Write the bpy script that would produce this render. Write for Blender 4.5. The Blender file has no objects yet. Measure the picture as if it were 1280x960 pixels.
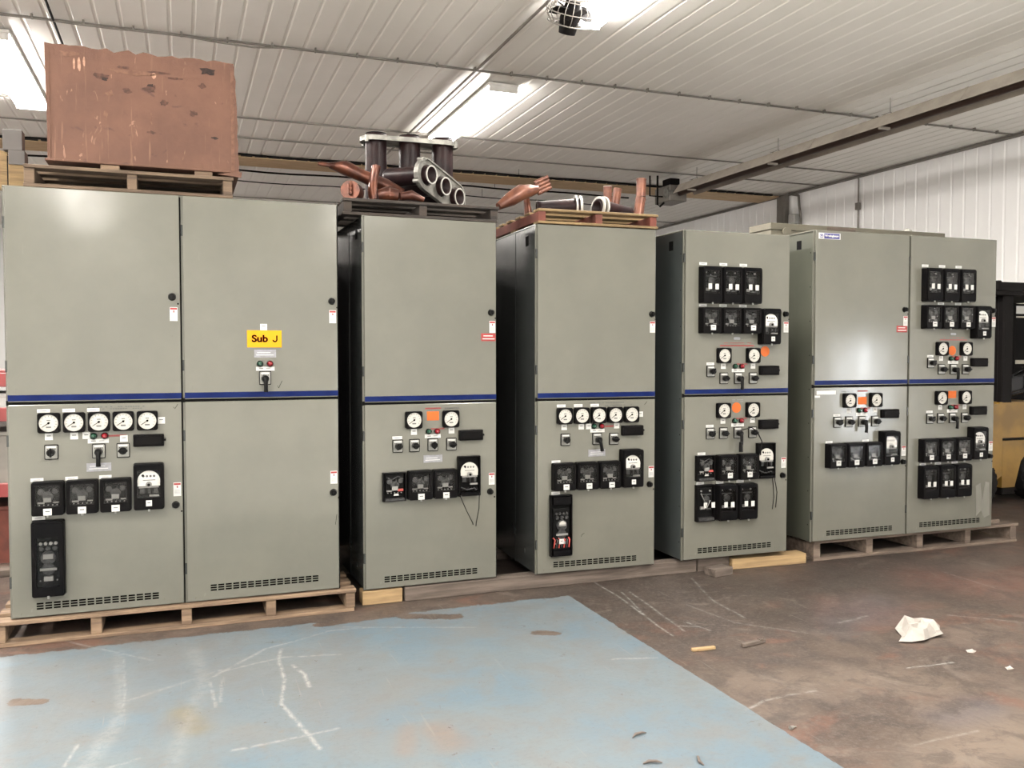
import bpy, bmesh, math, random
from mathutils import Vector, Matrix
random.seed(7)
SC = bpy.context.scene
COL = SC.collection
R = math.radians

# ------------------------------------------------------------------ materials
def newmat(name):
    m = bpy.data.materials.new(name); m.use_nodes = True
    nt = m.node_tree
    return m, nt, nt.nodes['Principled BSDF']

def setc(sock, c): sock.default_value = (c[0], c[1], c[2], 1.0)

def tex_noise(nt, vec, scale, detail=4, rough=0.55, dist=0.0):
    n = nt.nodes.new('ShaderNodeTexNoise')
    n.inputs['Scale'].default_value = scale; n.inputs['Detail'].default_value = detail
    n.inputs['Roughness'].default_value = rough; n.inputs['Distortion'].default_value = dist
    if vec is not None: nt.links.new(vec, n.inputs['Vector'])
    return n.outputs['Fac']

def ramp(nt, fac, a, b):
    n = nt.nodes.new('ShaderNodeMapRange'); n.interpolation_type = 'SMOOTHSTEP'
    n.inputs['From Min'].default_value = a; n.inputs['From Max'].default_value = b
    nt.links.new(fac, n.inputs['Value'])
    return n.outputs['Result']

def mixc(nt, fac, a, b):
    n = nt.nodes.new('ShaderNodeMix'); n.data_type = 'RGBA'
    for s, v in ((n.inputs[0], fac), (n.inputs[6], a), (n.inputs[7], b)):
        if isinstance(v, (int, float)): s.default_value = v
        elif isinstance(v, tuple): s.default_value = (v[0], v[1], v[2], 1)
        else: nt.links.new(v, s)
    return n.outputs[2]

def mth(nt, op, a, b=None):
    n = nt.nodes.new('ShaderNodeMath'); n.operation = op
    for i, v in enumerate((a, b)):
        if v is None: continue
        if isinstance(v, (int, float)): n.inputs[i].default_value = v
        else: nt.links.new(v, n.inputs[i])
    return n.outputs[0]

def objvec(nt, scale=None):
    tc = nt.nodes.new('ShaderNodeTexCoord')
    if scale is None: return tc.outputs['Object']
    mp = nt.nodes.new('ShaderNodeMapping'); mp.inputs['Scale'].default_value = scale
    nt.links.new(tc.outputs['Object'], mp.inputs['Vector'])
    return mp.outputs['Vector']

def pm(name, c, rough=0.5, metal=0.0, c2=None, scale=6, stretch=None, bump=0.0, lo=0.35, hi=0.65, spec=0.5):
    m, nt, b = newmat(name)
    b.inputs['Roughness'].default_value = rough; b.inputs['Metallic'].default_value = metal
    b.inputs['Specular IOR Level'].default_value = spec
    v = objvec(nt, stretch)
    if c2 is None: c2 = tuple(x*0.82 for x in c)
    f = tex_noise(nt, v, scale)
    nt.links.new(mixc(nt, ramp(nt, f, lo, hi), c, c2), b.inputs['Base Color'])
    if bump:
        bp = nt.nodes.new('ShaderNodeBump'); bp.inputs['Strength'].default_value = bump
        bp.inputs['Distance'].default_value = 0.01
        nt.links.new(tex_noise(nt, v, scale*5), bp.inputs['Height']); nt.links.new(bp.outputs['Normal'], b.inputs['Normal'])
    return m

def emis(name, c, s):
    m, nt, b = newmat(name); setc(b.inputs['Base Color'], c)
    setc(b.inputs['Emission Color'], c); b.inputs['Emission Strength'].default_value = s
    return m

M = {}
def cabinet_paint(name, base, dark, rough, spots=True, spec=.45):
    m, nt, b = newmat(name)
    v = objvec(nt)
    b.inputs['Specular IOR Level'].default_value = spec
    big = ramp(nt, tex_noise(nt, v, 1.6, 5, 0.6), 0.3, 0.7)
    col = mixc(nt, big, base, dark)
    sp = ramp(nt, tex_noise(nt, objvec(nt, (1, 1, 0.35)), 30, 3, 0.7), 0.70, 0.76)
    col = mixc(nt, mth(nt, 'MULTIPLY', sp, 0.35 if spots else 0.0), col, (0.05, 0.045, 0.035))
    sp2 = ramp(nt, tex_noise(nt, objvec(nt, (1.2, 1, 0.5)), 13, 3, 0.6), 0.72, 0.80)
    col = mixc(nt, mth(nt, 'MULTIPLY', sp2, 0.30 if spots else 0.0), col, (0.20, 0.195, 0.17))
    nt.links.new(col, b.inputs['Base Color'])
    r = nt.nodes.new('ShaderNodeMapRange'); r.inputs['To Min'].default_value = rough-.05; r.inputs['To Max'].default_value = rough+.1
    nt.links.new(tex_noise(nt, v, 3.5, 4), r.inputs['Value']); nt.links.new(r.outputs['Result'], b.inputs['Roughness'])
    bp = nt.nodes.new('ShaderNodeBump'); bp.inputs['Strength'].default_value = 0.25; bp.inputs['Distance'].default_value = 0.02
    nt.links.new(tex_noise(nt, v, 1.4, 2, 0.5), bp.inputs['Height']); nt.links.new(bp.outputs['Normal'], b.inputs['Normal'])
    return m
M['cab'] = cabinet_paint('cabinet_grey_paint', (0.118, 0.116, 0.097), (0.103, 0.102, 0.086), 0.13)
M['side'] = cabinet_paint('cabinet_side_shaded', (0.034, 0.037, 0.036), (0.028, 0.030, 0.029), 0.22, False, .3)  # cabinet grey darkened for the unlit sides, shade put into the colour
M['side2'] = cabinet_paint('cabinet_side_shaded_green', (0.070, 0.072, 0.056), (0.057, 0.06, 0.047), 0.3, False, .4)  # same cabinet grey, lighter greenish shade tone for a better lit side
M['tancab'] = cabinet_paint('tan_cabinet_paint', (0.11, 0.100, 0.074), (0.085, 0.078, 0.058), 0.5)
M['blue'] = pm('blue_stripe', (0.005, 0.012, 0.068), 0.3, c2=(0.003, 0.008, 0.052), spec=0.08)
M['gapshade'] = pm('opening_shade', (0.006, 0.006, 0.006), 0.8, spec=0.05)
M['black'] = pm('black_bakelite', (0.0035, 0.0035, 0.004), 0.38, c2=(0.005, 0.0045, 0.0045), spec=0.04)
M['black2'] = pm('black_relay_interior', (0.004, 0.004, 0.004), 0.6, spec=0.08)
M['knob'] = pm('black_knob', (0.003, 0.003, 0.003), 0.35, spec=0.12)
M['white'] = pm('white_label', (0.46, 0.46, 0.445), 0.5, c2=(0.42, 0.42, 0.405))
M['dial'] = pm('dial_face', (0.40, 0.39, 0.355), 0.5, c2=(0.37, 0.36, 0.33))
M['meterdial'] = pm('meter_dial_face', (0.80, 0.79, 0.75), 0.5, c2=(0.76, 0.75, 0.71))
M['ink'] = pm('ink_black', (0.003, 0.003, 0.003), 0.7, spec=0.0)
M['greyink'] = pm('grey_ink', (0.11, 0.11, 0.11), 0.6)
M['engrave'] = pm('engraved_marking', (0.05, 0.05, 0.045), 0.6)
M['red'] = pm('red_label', (0.24, 0.010, 0.010), 0.45)
M['redmark'] = pm('red_marking', (0.17, 0.025, 0.022), 0.5)
M['redlamp'] = pm('red_lamp', (0.20, 0.012, 0.018), 0.15)
M['greenlamp'] = pm('green_lamp', (0.012, 0.05, 0.03), 0.15)
M['orange'] = pm('orange_sticker', (0.42, 0.095, 0.018), 0.5, c2=(0.38, 0.09, 0.02), spec=0.2)
M['yellow'] = pm('yellow_sign', (0.56, 0.255, 0.003), 0.5, c2=(0.54, 0.245, 0.003), spec=0.2)
M['brown'] = pm('brown_lettering', (0.022, 0.003, 0.002), 0.7, spec=0.0)
M['tape'] = pm('translucent_tape', (0.20, 0.20, 0.225), 0.4, c2=(0.16, 0.16, 0.17), scale=40)
M['steel'] = pm('switch_plate_steel', (0.22, 0.22, 0.205), 0.35, 0.5)
M['mech'] = pm('relay_mechanism', (0.040, 0.040, 0.040), 0.4, 0.3, c2=(0.015, 0.015, 0.015), scale=60)
M['mech2'] = pm('relay_silver', (0.24, 0.235, 0.225), 0.4, 0.3)
M['mechred'] = pm('relay_red_part', (0.35, 0.05, 0.04), 0.4)
M['wood'] = pm('pallet_wood', (0.20, 0.135, 0.085), 0.8, c2=(0.11, 0.072, 0.046), scale=4, stretch=(0.6, 8, 8), bump=0.3)
M['wood5'] = pm('worn_pallet_wood', (0.150, 0.112, 0.086), 0.85, c2=(0.085, 0.062, 0.048), scale=4, stretch=(0.6, 8, 8), bump=0.3)
M['side3'] = cabinet_paint('cabinet_side_shaded_blue', (0.058, 0.066, 0.065), (0.046, 0.053, 0.052), 0.3, False, .3)  # same cabinet grey with a bluish shade tone put into the side colour
M['wood6'] = pm('brown_pallet_wood', (0.120, 0.080, 0.050), 0.8, c2=(0.06, 0.038, 0.024), scale=4, stretch=(0.6, 8, 8), bump=0.3)
M['wood7'] = pm('yellowish_pallet_wood', (0.19, 0.125, 0.055), 0.8, c2=(0.11, 0.07, 0.03), scale=4, stretch=(0.6, 8, 8), bump=0.3)
M['capgrey'] = pm('brown_grey_steel', (0.055, 0.047, 0.043), 0.6)
M['wood2'] = pm('grey_weathered_wood', (0.11, 0.086, 0.070), 0.85, c2=(0.062, 0.047, 0.038), scale=4, stretch=(0.6, 8, 8), bump=0.3)
M['wood3'] = pm('pale_new_wood', (0.30, 0.205, 0.10), 0.75, c2=(0.20, 0.13, 0.065), scale=4, stretch=(0.6, 8, 8), bump=0.2)
M['wood4'] = pm('dark_stained_wood', (0.034, 0.024, 0.018), 0.8, c2=(0.015, 0.011, 0.009), scale=4, stretch=(0.6, 8, 8), bump=0.3)
M['redwood'] = pm('red_painted_wood', (0.12, 0.030, 0.019), 0.8, c2=(0.08, 0.022, 0.014), scale=8, bump=0.2)
M['copper'] = pm('copper', (0.115, 0.038, 0.021), 0.30, 0.5, c2=(0.045, 0.015, 0.010), scale=14)
M['copper2'] = pm('pale_copper', (0.145, 0.054, 0.031), 0.38, 0.35, c2=(0.08, 0.028, 0.017), scale=17)
M['maroon'] = pm('maroon_insulator', (0.010, 0.005, 0.006), 0.38, c2=(0.020, 0.010, 0.010), scale=9, spec=0.14)
M['alu'] = pm('cast_aluminium', (0.24, 0.236, 0.215), 0.42, 0.5, c2=(0.13, 0.127, 0.115), scale=14)
M['ring'] = pm('pale_ring', (0.42, 0.41, 0.38), 0.4, 0.2)
M['liner'] = pm('white_liner_panel', (0.87, 0.855, 0.81), 0.38, c2=(0.84, 0.825, 0.78), scale=1.5)
M['wallliner'] = pm('white_wall_panel', (0.90, 0.90, 0.90), 0.42, c2=(0.87, 0.87, 0.87), scale=1.5)
M['darkmetal'] = pm('dark_metal', (0.007, 0.006, 0.006), 0.5, 0.0, spec=0.06)
M['conduit'] = pm('grey_conduit', (0.20, 0.185, 0.165), 0.5, 0.3)
M['cable'] = pm('black_cable', (0.006, 0.005, 0.005), 0.5, spec=0.1)
M['hood'] = pm('heater_hood_steel', (0.34, 0.305, 0.26), 0.45, 0.0, c2=(0.28, 0.25, 0.215), scale=5)
M['tube'] = pm('heater_tube', (0.07, 0.045, 0.035), 0.5, 0.5)
M['tanbeam'] = pm('tan_wood_header', (0.60, 0.45, 0.28), 0.8, c2=(0.50, 0.36, 0.21), scale=3, stretch=(1, 6, 6))
M['ochre'] = pm('forklift_yellow', (0.22, 0.125, 0.022), 0.3, c2=(0.15, 0.085, 0.018), scale=3)
M['rubber'] = pm('tyre_rubber', (0.012, 0.011, 0.011), 0.8, bump=0.3, scale=20, spec=0.1)
M['vinyl'] = pm('black_vinyl', (0.004, 0.004, 0.006), 0.25, spec=0.3)
M['beige'] = pm('beige_enamel', (0.58, 0.55, 0.46), 0.4)
M['redpaint'] = pm('red_enamel', (0.22, 0.03, 0.03), 0.4)
M['paper'] = pm('white_crumpled_paper', (0.30, 0.28, 0.255), 0.7, c2=(0.24, 0.22, 0.20), scale=9)
M['leaf'] = pm('dark_scrap', (0.09, 0.07, 0.06), 0.7)
M['lens'] = emis('lamp_lens', (1.0, 0.95, 0.89), 60.0)
M['fixture'] = pm('white_fixture_enamel', (0.75, 0.73, 0.70), 0.4)
M['navy'] = pm('navy_nameplate', (0.03, 0.03, 0.16), 0.4)

def glass_mat():
    m = bpy.data.materials.new('relay_glass'); m.use_nodes = True
    nt = m.node_tree; nt.nodes.clear()
    o = nt.nodes.new('ShaderNodeOutputMaterial'); mx = nt.nodes.new('ShaderNodeMixShader')
    t = nt.nodes.new('ShaderNodeBsdfTransparent'); g = nt.nodes.new('ShaderNodeBsdfGlossy')
    fr = nt.nodes.new('ShaderNodeFresnel'); fr.inputs[0].default_value = 1.22
    g.inputs['Roughness'].default_value = 0.12
    setc(t.inputs[0], (0.93, 0.93, 0.93))
    nt.links.new(fr.outputs[0], mx.inputs[0]); nt.links.new(t.outputs[0], mx.inputs[1]); nt.links.new(g.outputs[0], mx.inputs[2])
    nt.links.new(mx.outputs[0], o.inputs[0])
    return m
M['glass'] = glass_mat()

# crate: rusty brown board with blotches and torn pale spots
def crate_mat():
    m, nt, b = newmat('brown_fibreboard'); v = objvec(nt)
    b.inputs['Roughness'].default_value = 0.75
    c = mixc(nt, ramp(nt, tex_noise(nt, v, 3, 5, 0.6), 0.3, 0.7), (0.104, 0.046, 0.027), (0.074, 0.031, 0.018))
    d = ramp(nt, tex_noise(nt, objvec(nt, (1, 1, 1.5)), 8.5, 4, 0.6, 0.5), 0.63, 0.70)
    c = mixc(nt, mth(nt, 'MULTIPLY', d, 0.75), c, (0.055, 0.022, 0.015))
    p = ramp(nt, tex_noise(nt, objvec(nt, (2.2, 1, 0.8)), 9, 3, 0.6, 1.0), 0.66, 0.72)
    c = mixc(nt, mth(nt, 'MULTIPLY', p, 0.5), c, (0.29, 0.17, 0.115))
    d2 = ramp(nt, tex_noise(nt, objvec(nt, (1, 1, .8)), 22, 5, 0.7, 0.4), 0.60, 0.70)
    c = mixc(nt, mth(nt, 'MULTIPLY', d2, 0.45), c, (0.075, 0.032, 0.020))
    c = mixc(nt, mth(nt, 'MULTIPLY', ramp(nt, tex_noise(nt, objvec(nt, (9, 1, .6)), 5, 3, 0.6), .60, .72), .35), c, (0.23, 0.125, 0.08))
    nt.links.new(c, b.inputs['Base Color'])
    bp = nt.nodes.new('ShaderNodeBump'); bp.inputs['Strength'].default_value = 0.4; bp.inputs['Distance'].default_value = 0.01
    nt.links.new(tex_noise(nt, v, 25), bp.inputs['Height']); nt.links.new(bp.outputs['Normal'], b.inputs['Normal'])
    return m
M['crate'] = crate_mat()
M['gouge'] = pm('torn_dark_fibre', (0.038, 0.016, 0.011), 0.85, c2=(0.075, 0.032, 0.02), scale=45)
M['gouge2'] = pm('deep_gouge', (0.010, 0.006, 0.005), 0.9, c2=(0.028, 0.013, 0.010), scale=50)
M['gouge3'] = pm('scuffed_fibre', (0.085, 0.037, 0.022), 0.8, c2=(0.13, 0.062, 0.038), scale=30)
M['pale_tear'] = pm('pale_torn_fibre', (0.34, 0.20, 0.14), 0.85, c2=(0.24, 0.13, 0.09), scale=45)
M['rub'] = pm('pale_rub_mark', (0.138, 0.134, 0.114), 0.3, c2=(0.115, 0.113, 0.095), scale=9, stretch=(3, 1, .5))

# ------------------------------------------------------------------ mesh builder
class MB:
    def __init__(s): s.v = []; s.f = []; s.m = []; s.sm = []; s.mats = []
    def mi(s, k):
        if k not in s.mats: s.mats.append(k)
        return s.mats.index(k)
    def add(s, verts, faces, mat, smooth=False, mtx=None):
        o = len(s.v)
        for p in verts:
            p = Vector(p)
            s.v.append(mtx @ p if mtx is not None else p)
        i = s.mi(mat)
        for f in faces:
            s.f.append([o+k for k in f]); s.m.append(i); s.sm.append(smooth)
    def box(s, a, b, mat, bev=0.0, mtx=None, seg=1):
        x0, y0, z0 = a; x1, y1, z1 = b
        if bev <= 0:
            vs = [(x0,y0,z0),(x1,y0,z0),(x1,y1,z0),(x0,y1,z0),(x0,y0,z1),(x1,y0,z1),(x1,y1,z1),(x0,y1,z1)]
            s.add(vs, [(0,3,2,1),(4,5,6,7),(0,1,5,4),(1,2,6,5),(2,3,7,6),(3,0,4,7)], mat, False, mtx); return
        bm = bmesh.new(); bmesh.ops.create_cube(bm, size=1)
        for v in bm.verts:
            v.co = Vector((x0+(v.co.x+.5)*(x1-x0), y0+(v.co.y+.5)*(y1-y0), z0+(v.co.z+.5)*(z1-z0)))
        bmesh.ops.bevel(bm, geom=bm.edges[:], offset=bev, segments=seg, profile=0.5, affect='EDGES')
        s.bm(bm, mat, False, mtx); bm.free()
    def bm(s, bm, mat, smooth=False, mtx=None):
        bm.verts.index_update()
        s.add([v.co.copy() for v in bm.verts], [[v.index for v in f.verts] for f in bm.faces], mat, smooth, mtx)
    def tube(s, pts, rad, mat, n=12, caps=True, mtx=None, ry=None):
        pts = [Vector(p) for p in pts]
        rr = rad if isinstance(rad, (list, tuple)) else [rad]*len(pts)
        vs = []; fs = []; ref = None
        for i, p in enumerate(pts):
            t = (pts[min(i+1, len(pts)-1)] - pts[max(i-1, 0)]).normalized()
            if ref is None: ref = Vector((0,0,1)) if abs(t.z) < .9 else Vector((1,0,0))
            a = t.cross(ref).normalized(); b_ = a.cross(t).normalized(); ref = b_
            k = 1.0 if ry is None else (ry[i] if isinstance(ry, (list, tuple)) else ry)
            for j in range(n):
                an = 2*math.pi*j/n
                vs.append(p + a*math.cos(an)*rr[i] + b_*math.sin(an)*rr[i]*k)
        for i in range(len(pts)-1):
            for j in range(n):
                k = (j+1) % n
                fs.append((i*n+j, i*n+k, (i+1)*n+k, (i+1)*n+j))
        s.add(vs, fs, mat, True, mtx)
        if caps:
            s.add(vs[:n], [list(range(n))[::-1]], mat, False, mtx)
            s.add(vs[-n:], [list(range(n))], mat, False, mtx)
    def disc(s, c, r, mat, n=24, y=0.0, th=0.002, a0=0, a1=360, mtx=None):
        # disc lying in the XZ plane facing -Y
        cx, cz = c; full = (a1-a0) >= 360
        k = n if full else n+1
        ring = [(cx+r*math.cos(R(a0+(a1-a0)*i/n)), cz+r*math.sin(R(a0+(a1-a0)*i/n))) for i in range(k)]
        s.prism(ring, y-th, y, mat, mtx)
    def prism(s, poly, y0, y1, mat, mtx=None):
        n = len(poly)
        vs = [(x, y0, z) for x, z in poly]+[(x, y1, z) for x, z in poly]
        fs = [list(range(n)), list(range(n, 2*n))[::-1]]+[(i, i+n, (i+1) % n+n, (i+1) % n) for i in range(n)]
        s.add(vs, fs, mat, False, mtx)
    def ringplate(s, outer, holes, y0, y1, mat, mtx=None):
        # plate in XZ with round holes: outer polygon filled around holes
        bm = bmesh.new(); allv = []; edges = []
        for loop in [outer]+holes:
            vs = [bm.verts.new((x, y0, z)) for x, z in loop]; allv.append(vs)
            for i in range(len(vs)): edges.append(bm.edges.new((vs[i], vs[(i+1) % len(vs)])))
        r = bmesh.ops.triangle_fill(bm, edges=edges, use_beauty=True)
        geo = [f for f in bm.faces]
        ex = bmesh.ops.extrude_face_region(bm, geom=geo)
        for e in ex['geom']:
            if isinstance(e, bmesh.types.BMVert): e.co.y = y1
        bmesh.ops.recalc_face_normals(bm, faces=bm.faces[:])
        s.bm(bm, mat, False, mtx); bm.free()
    def mesh(s, name):
        me = bpy.data.meshes.new(name)
        me.from_pydata([tuple(v) for v in s.v], [], s.f)
        for k in s.mats: me.materials.append(M[k])
        me.polygons.foreach_set('material_index', s.m)
        me.polygons.foreach_set('use_smooth', s.sm)
        me.update(); return me

def link(name, me, parent=None, loc=(0,0,0), rot=(0,0,0)):
    o = bpy.data.objects.new(name, me); COL.objects.link(o)
    o.location = loc; o.rotation_euler = rot
    if parent is not None: o.parent = parent
    return o
def build(mb, name, parent=None, loc=(0,0,0), rot=(0,0,0)):
    return link(name, mb.mesh(name), parent, loc, rot)
def tag(o, label, cat, group=None):
    o['label'] = label; o['category'] = cat
    if group: o['group'] = group
    return o
def thing(name, label, cat, loc=(0,0,0), rot=(0,0,0), group=None):
    o = bpy.data.objects.new(name, None); COL.objects.link(o)
    o.location = loc; o.rotation_euler = rot; o.empty_display_size = 0.1
    return tag(o, label, cat, group)
def struct(mb, name):
    o = build(mb, name); o['kind'] = 'structure'; return o
def copy_tree(o, parent=None):
    c = o.copy(); COL.objects.link(c); c.parent = parent
    for ch in o.children: copy_tree(ch, c)
    return c

# ------------------------------------------------------------------ room
ZC = 4.6
XL, XR, YF, YB = -8.0, 10.97, -11.0, 24.0

def floor_material():
    m, nt, b = newmat('painted_concrete_floor'); L = nt.links
    b.inputs['Specular IOR Level'].default_value = .28
    P = objvec(nt)
    sep = nt.nodes.new('ShaderNodeSeparateXYZ'); L.new(P, sep.inputs[0])
    X, Y = sep.outputs[0], sep.outputs[1]
    def attr(name):
        n = nt.nodes.new('ShaderNodeAttribute'); n.attribute_name = name; return n.outputs['Fac']
    # brown bare concrete
    n1 = tex_noise(nt, P, 0.9, 6, 0.62, 0.3); n2 = tex_noise(nt, P, 3.2, 6, 0.65, 0.4); n3 = tex_noise(nt, P, 16, 5, 0.7)
    n4 = tex_noise(nt, objvec(nt, (1.0, 1.6, 1)), 1.6, 5, 0.6, 1.2)
    c = mixc(nt, ramp(nt, n1, 0.35, 0.65), (0.085, 0.062, 0.050), (0.150, 0.113, 0.092))
    c = mixc(nt, ramp(nt, n4, 0.50, 0.66), c, (0.150, 0.080, 0.058))
    c = mixc(nt, mth(nt, 'MULTIPLY', ramp(nt, n2, 0.50, 0.70), .6), c, (0.055, 0.047, 0.043))
    c = mixc(nt, attr('dark'), c, (0.045, 0.036, 0.031))
    c = mixc(nt, attr('reddish'), c, (0.155, 0.068, 0.050))
    c = mixc(nt, attr('bluish'), c, (0.100, 0.094, 0.108))
    c = mixc(nt, attr('pale'), c, (0.235, 0.185, 0.145))
    c = mixc(nt, mth(nt, 'MULTIPLY', ramp(nt, n3, 0.52, 0.75), .5), c, (0.20, 0.165, 0.14))
    c = mixc(nt, mth(nt, 'MULTIPLY', ramp(nt, tex_noise(nt, P, 5.5, 8, .75, .6), .46, .60), .55), c, (0.050, 0.040, 0.036))
    c = mixc(nt, mth(nt, 'MULTIPLY', ramp(nt, tex_noise(nt, P, 45, 5, .8), .48, .64), .45), c, (0.175, 0.145, 0.125))
    c = mixc(nt, mth(nt, 'MULTIPLY', ramp(nt, tex_noise(nt, P, 2.1, 6, .7, 1.5), .58, .66), .4), c, (0.20, 0.165, 0.14))
    brown = c
    # blue paint
    blu = mixc(nt, ramp(nt, tex_noise(nt, P, 1.3, 5, .6), .38, .62), (0.130, 0.188, 0.232), (0.165, 0.200, 0.218))
    blu = mixc(nt, mth(nt, 'MULTIPLY', ramp(nt, n2, 0.42, 0.68), .8), blu, (0.178, 0.187, 0.188))
    blu = mixc(nt, attr('worn'), blu, (0.178, 0.180, 0.176))
    blu = mixc(nt, mth(nt, 'MULTIPLY', ramp(nt, tex_noise(nt, P, 9, 4, .7), .60, .72), .6), blu, (0.19, 0.165, 0.14))
    blu = mixc(nt, mth(nt, 'MULTIPLY', ramp(nt, tex_noise(nt, P, 5.5, 6, .75, .5), .66, .70), .8), blu, (0.10, 0.085, 0.075))
    blu = mixc(nt, attr('ochre'), blu, (0.19, 0.165, 0.11))
    blu = mixc(nt, attr('rusty'), blu, (0.22, 0.16, 0.12))
    blu = mixc(nt, mth(nt, 'MULTIPLY', ramp(nt, tex_noise(nt, P, 4.5, 8, .75, .5), .47, .62), .5), blu, (0.165, 0.168, 0.166))
    blu = mixc(nt, mth(nt, 'MULTIPLY', ramp(nt, tex_noise(nt, P, 38, 5, .8), .50, .66), .35), blu, (0.115, 0.125, 0.130))
    # paint edge
    wob = mth(nt, 'MULTIPLY', mth(nt, 'SUBTRACT', tex_noise(nt, P, 9, 8, .8), .5), .17)
    ex = mth(nt, 'LESS_THAN', mth(nt, 'ADD', X, mth(nt, 'MULTIPLY', wob, .22)), 2.29)
    ey = mth(nt, 'LESS_THAN', mth(nt, 'ADD', Y, wob), 5.04)
    msk = mth(nt, 'MULTIPLY', ex, ey)
    chips = attr('chips')
    chipm = mth(nt, 'GREATER_THAN', mth(nt, 'ADD', chips, mth(nt, 'MULTIPLY', tex_noise(nt, P, 20, 5, .8), 1.3)), 1.15)
    msk = mth(nt, 'MULTIPLY', msk, mth(nt, 'SUBTRACT', 1.0, chipm))
    small = mth(nt, 'LESS_THAN', tex_noise(nt, P, 11, 6, .8, .3), 0.655)
    msk = mth(nt, 'MULTIPLY', msk, small)
    col = mixc(nt, msk, brown, blu)
    # white scuffs
    st = attr('scuffs')
    gr = ramp(nt, tex_noise(nt, P, 20, 5, .75), .34, .62)
    col = mixc(nt, mth(nt, 'MULTIPLY', st, gr), col, (0.42, 0.42, 0.40))
    # random fine scratches
    vo = nt.nodes.new('ShaderNodeTexNoise'); vo.inputs['Scale'].default_value = 1.0; vo.inputs['Detail'].default_value = 2
    mp = nt.nodes.new('ShaderNodeMapping'); mp.inputs['Scale'].default_value = (60, 2.2, 1); mp.inputs['Rotation'].default_value = (0, 0, .35); L.new(P, mp.inputs[0]); L.new(mp.outputs[0], vo.inputs['Vector'])
    col = mixc(nt, mth(nt, 'MULTIPLY', ramp(nt, vo.outputs['Fac'], .68, .76), .35), col, (0.28, 0.26, 0.235))
    col = mixc(nt, 0.16, col, (0.02, 0.018, 0.017))
    far = ramp(nt, Y, 2.0, 1.0)  # unseen floor around and behind the camera, coloured pale to bounce light upward
    col = mixc(nt, far, mixc(nt, 0.72, (0, 0, 0), col), (0.62, 0.62, 0.60))
    L.new(col, b.inputs['Base Color'])
    rr = nt.nodes.new('ShaderNodeMapRange'); rr.inputs['To Min'].default_value = .36; rr.inputs['To Max'].default_value = .62
    L.new(n2, rr.inputs['Value']); L.new(rr.outputs[0], b.inputs['Roughness'])
    bp = nt.nodes.new('ShaderNodeBump'); bp.inputs['Strength'].default_value = .2; bp.inputs['Distance'].default_value = .006
    L.new(tex_noise(nt, P, 22, 5, .7), bp.inputs['Height']); L.new(bp.outputs[0], b.inputs['Normal'])
    return m
M['floor'] = floor_material()


import numpy as np
S = [([(-0.6, 5.2), (-0.16, 4.74)], .012, .6), ([(-0.32, 4.91), (-0.28, 4.06)], .045, .22), ([(-.29, 4.8), (-.27, 4.1)], .010, .5),
     ([(0.04, 4.81), (0.07, 4.35), (0.03, 4.06), (-0.05, 3.49)], .06, .2), ([(0.12, 4.38), (0.39, 4.68), (0.74, 4.85), (0.97, 4.84)], .016, .55),
     ([(0.47, 4.65), (0.44, 4.49), (0.44, 4.21), (0.39, 3.94), (0.49, 3.43)], .014, .8), ([(0.5, 4.39), (0.54, 4.24), (0.54, 4.08)], .016, .9),
     ([(0.12, 4.42), (0.47, 4.52), (0.74, 4.44)], .014, .5), ([(0.17, 3.55), (0.32, 3.56), (0.58, 3.59)], .016, .6), ([(-0.42, 3.81), (-0.44, 3.63)], .012, .7),
     ([(-0.32, 3.55), (-0.18, 3.61)], .014, .7), ([(-0.28, 4.06), (-0.37, 3.57)], .07, .28), ([(0.84, 4.89), (1.55, 4.62)], .012, .5),
     ([(0.1, 4.3), (.12, 4.0)], .012, .6), ([(.16, 4.35), (.14, 4.05)], .012, .5), ([(-.3, 4.2), (.15, 4.45)], .02, .35),
     ([(2.61, 5.29), (2.59, 4.92), (2.51, 4.11)], .010, .75), ([(2.71, 4.98), (2.61, 4.15)], .01, .6), ([(2.66, 5.0), (2.55, 4.5)], .009, .6),
     ([(3.27, 5.15), (3.11, 4.63), (3.06, 4.26)], .012, .45), ([(2.28, 3.12), (2.41, 3.18), (2.69, 3.2)], .014, .5),
     ([(3.3, 3.29), (3.58, 3.28)], .010, .7), ([(2.66, 2.61), (3.02, 2.63)], .010, .35), ([(2.04, 3.88), (2.25, 3.84)], .016, .7),
     ([(5.02, 4.66), (4.97, 4.23)], .014, .4), ([(2.62, 4.25), (2.72, 4.2)], .012, .7), ([(2.7, 4.3), (2.74, 4.12)], .01, .6), ([(2.9, 4.6), (2.95, 4.2), (3.2, 3.9)], .01, .4),
     ([(4.2, 3.9), (4.5, 3.6)], .012, .5), ([(3.5, 4.0), (3.75, 4.05)], .02, .4)]

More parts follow.
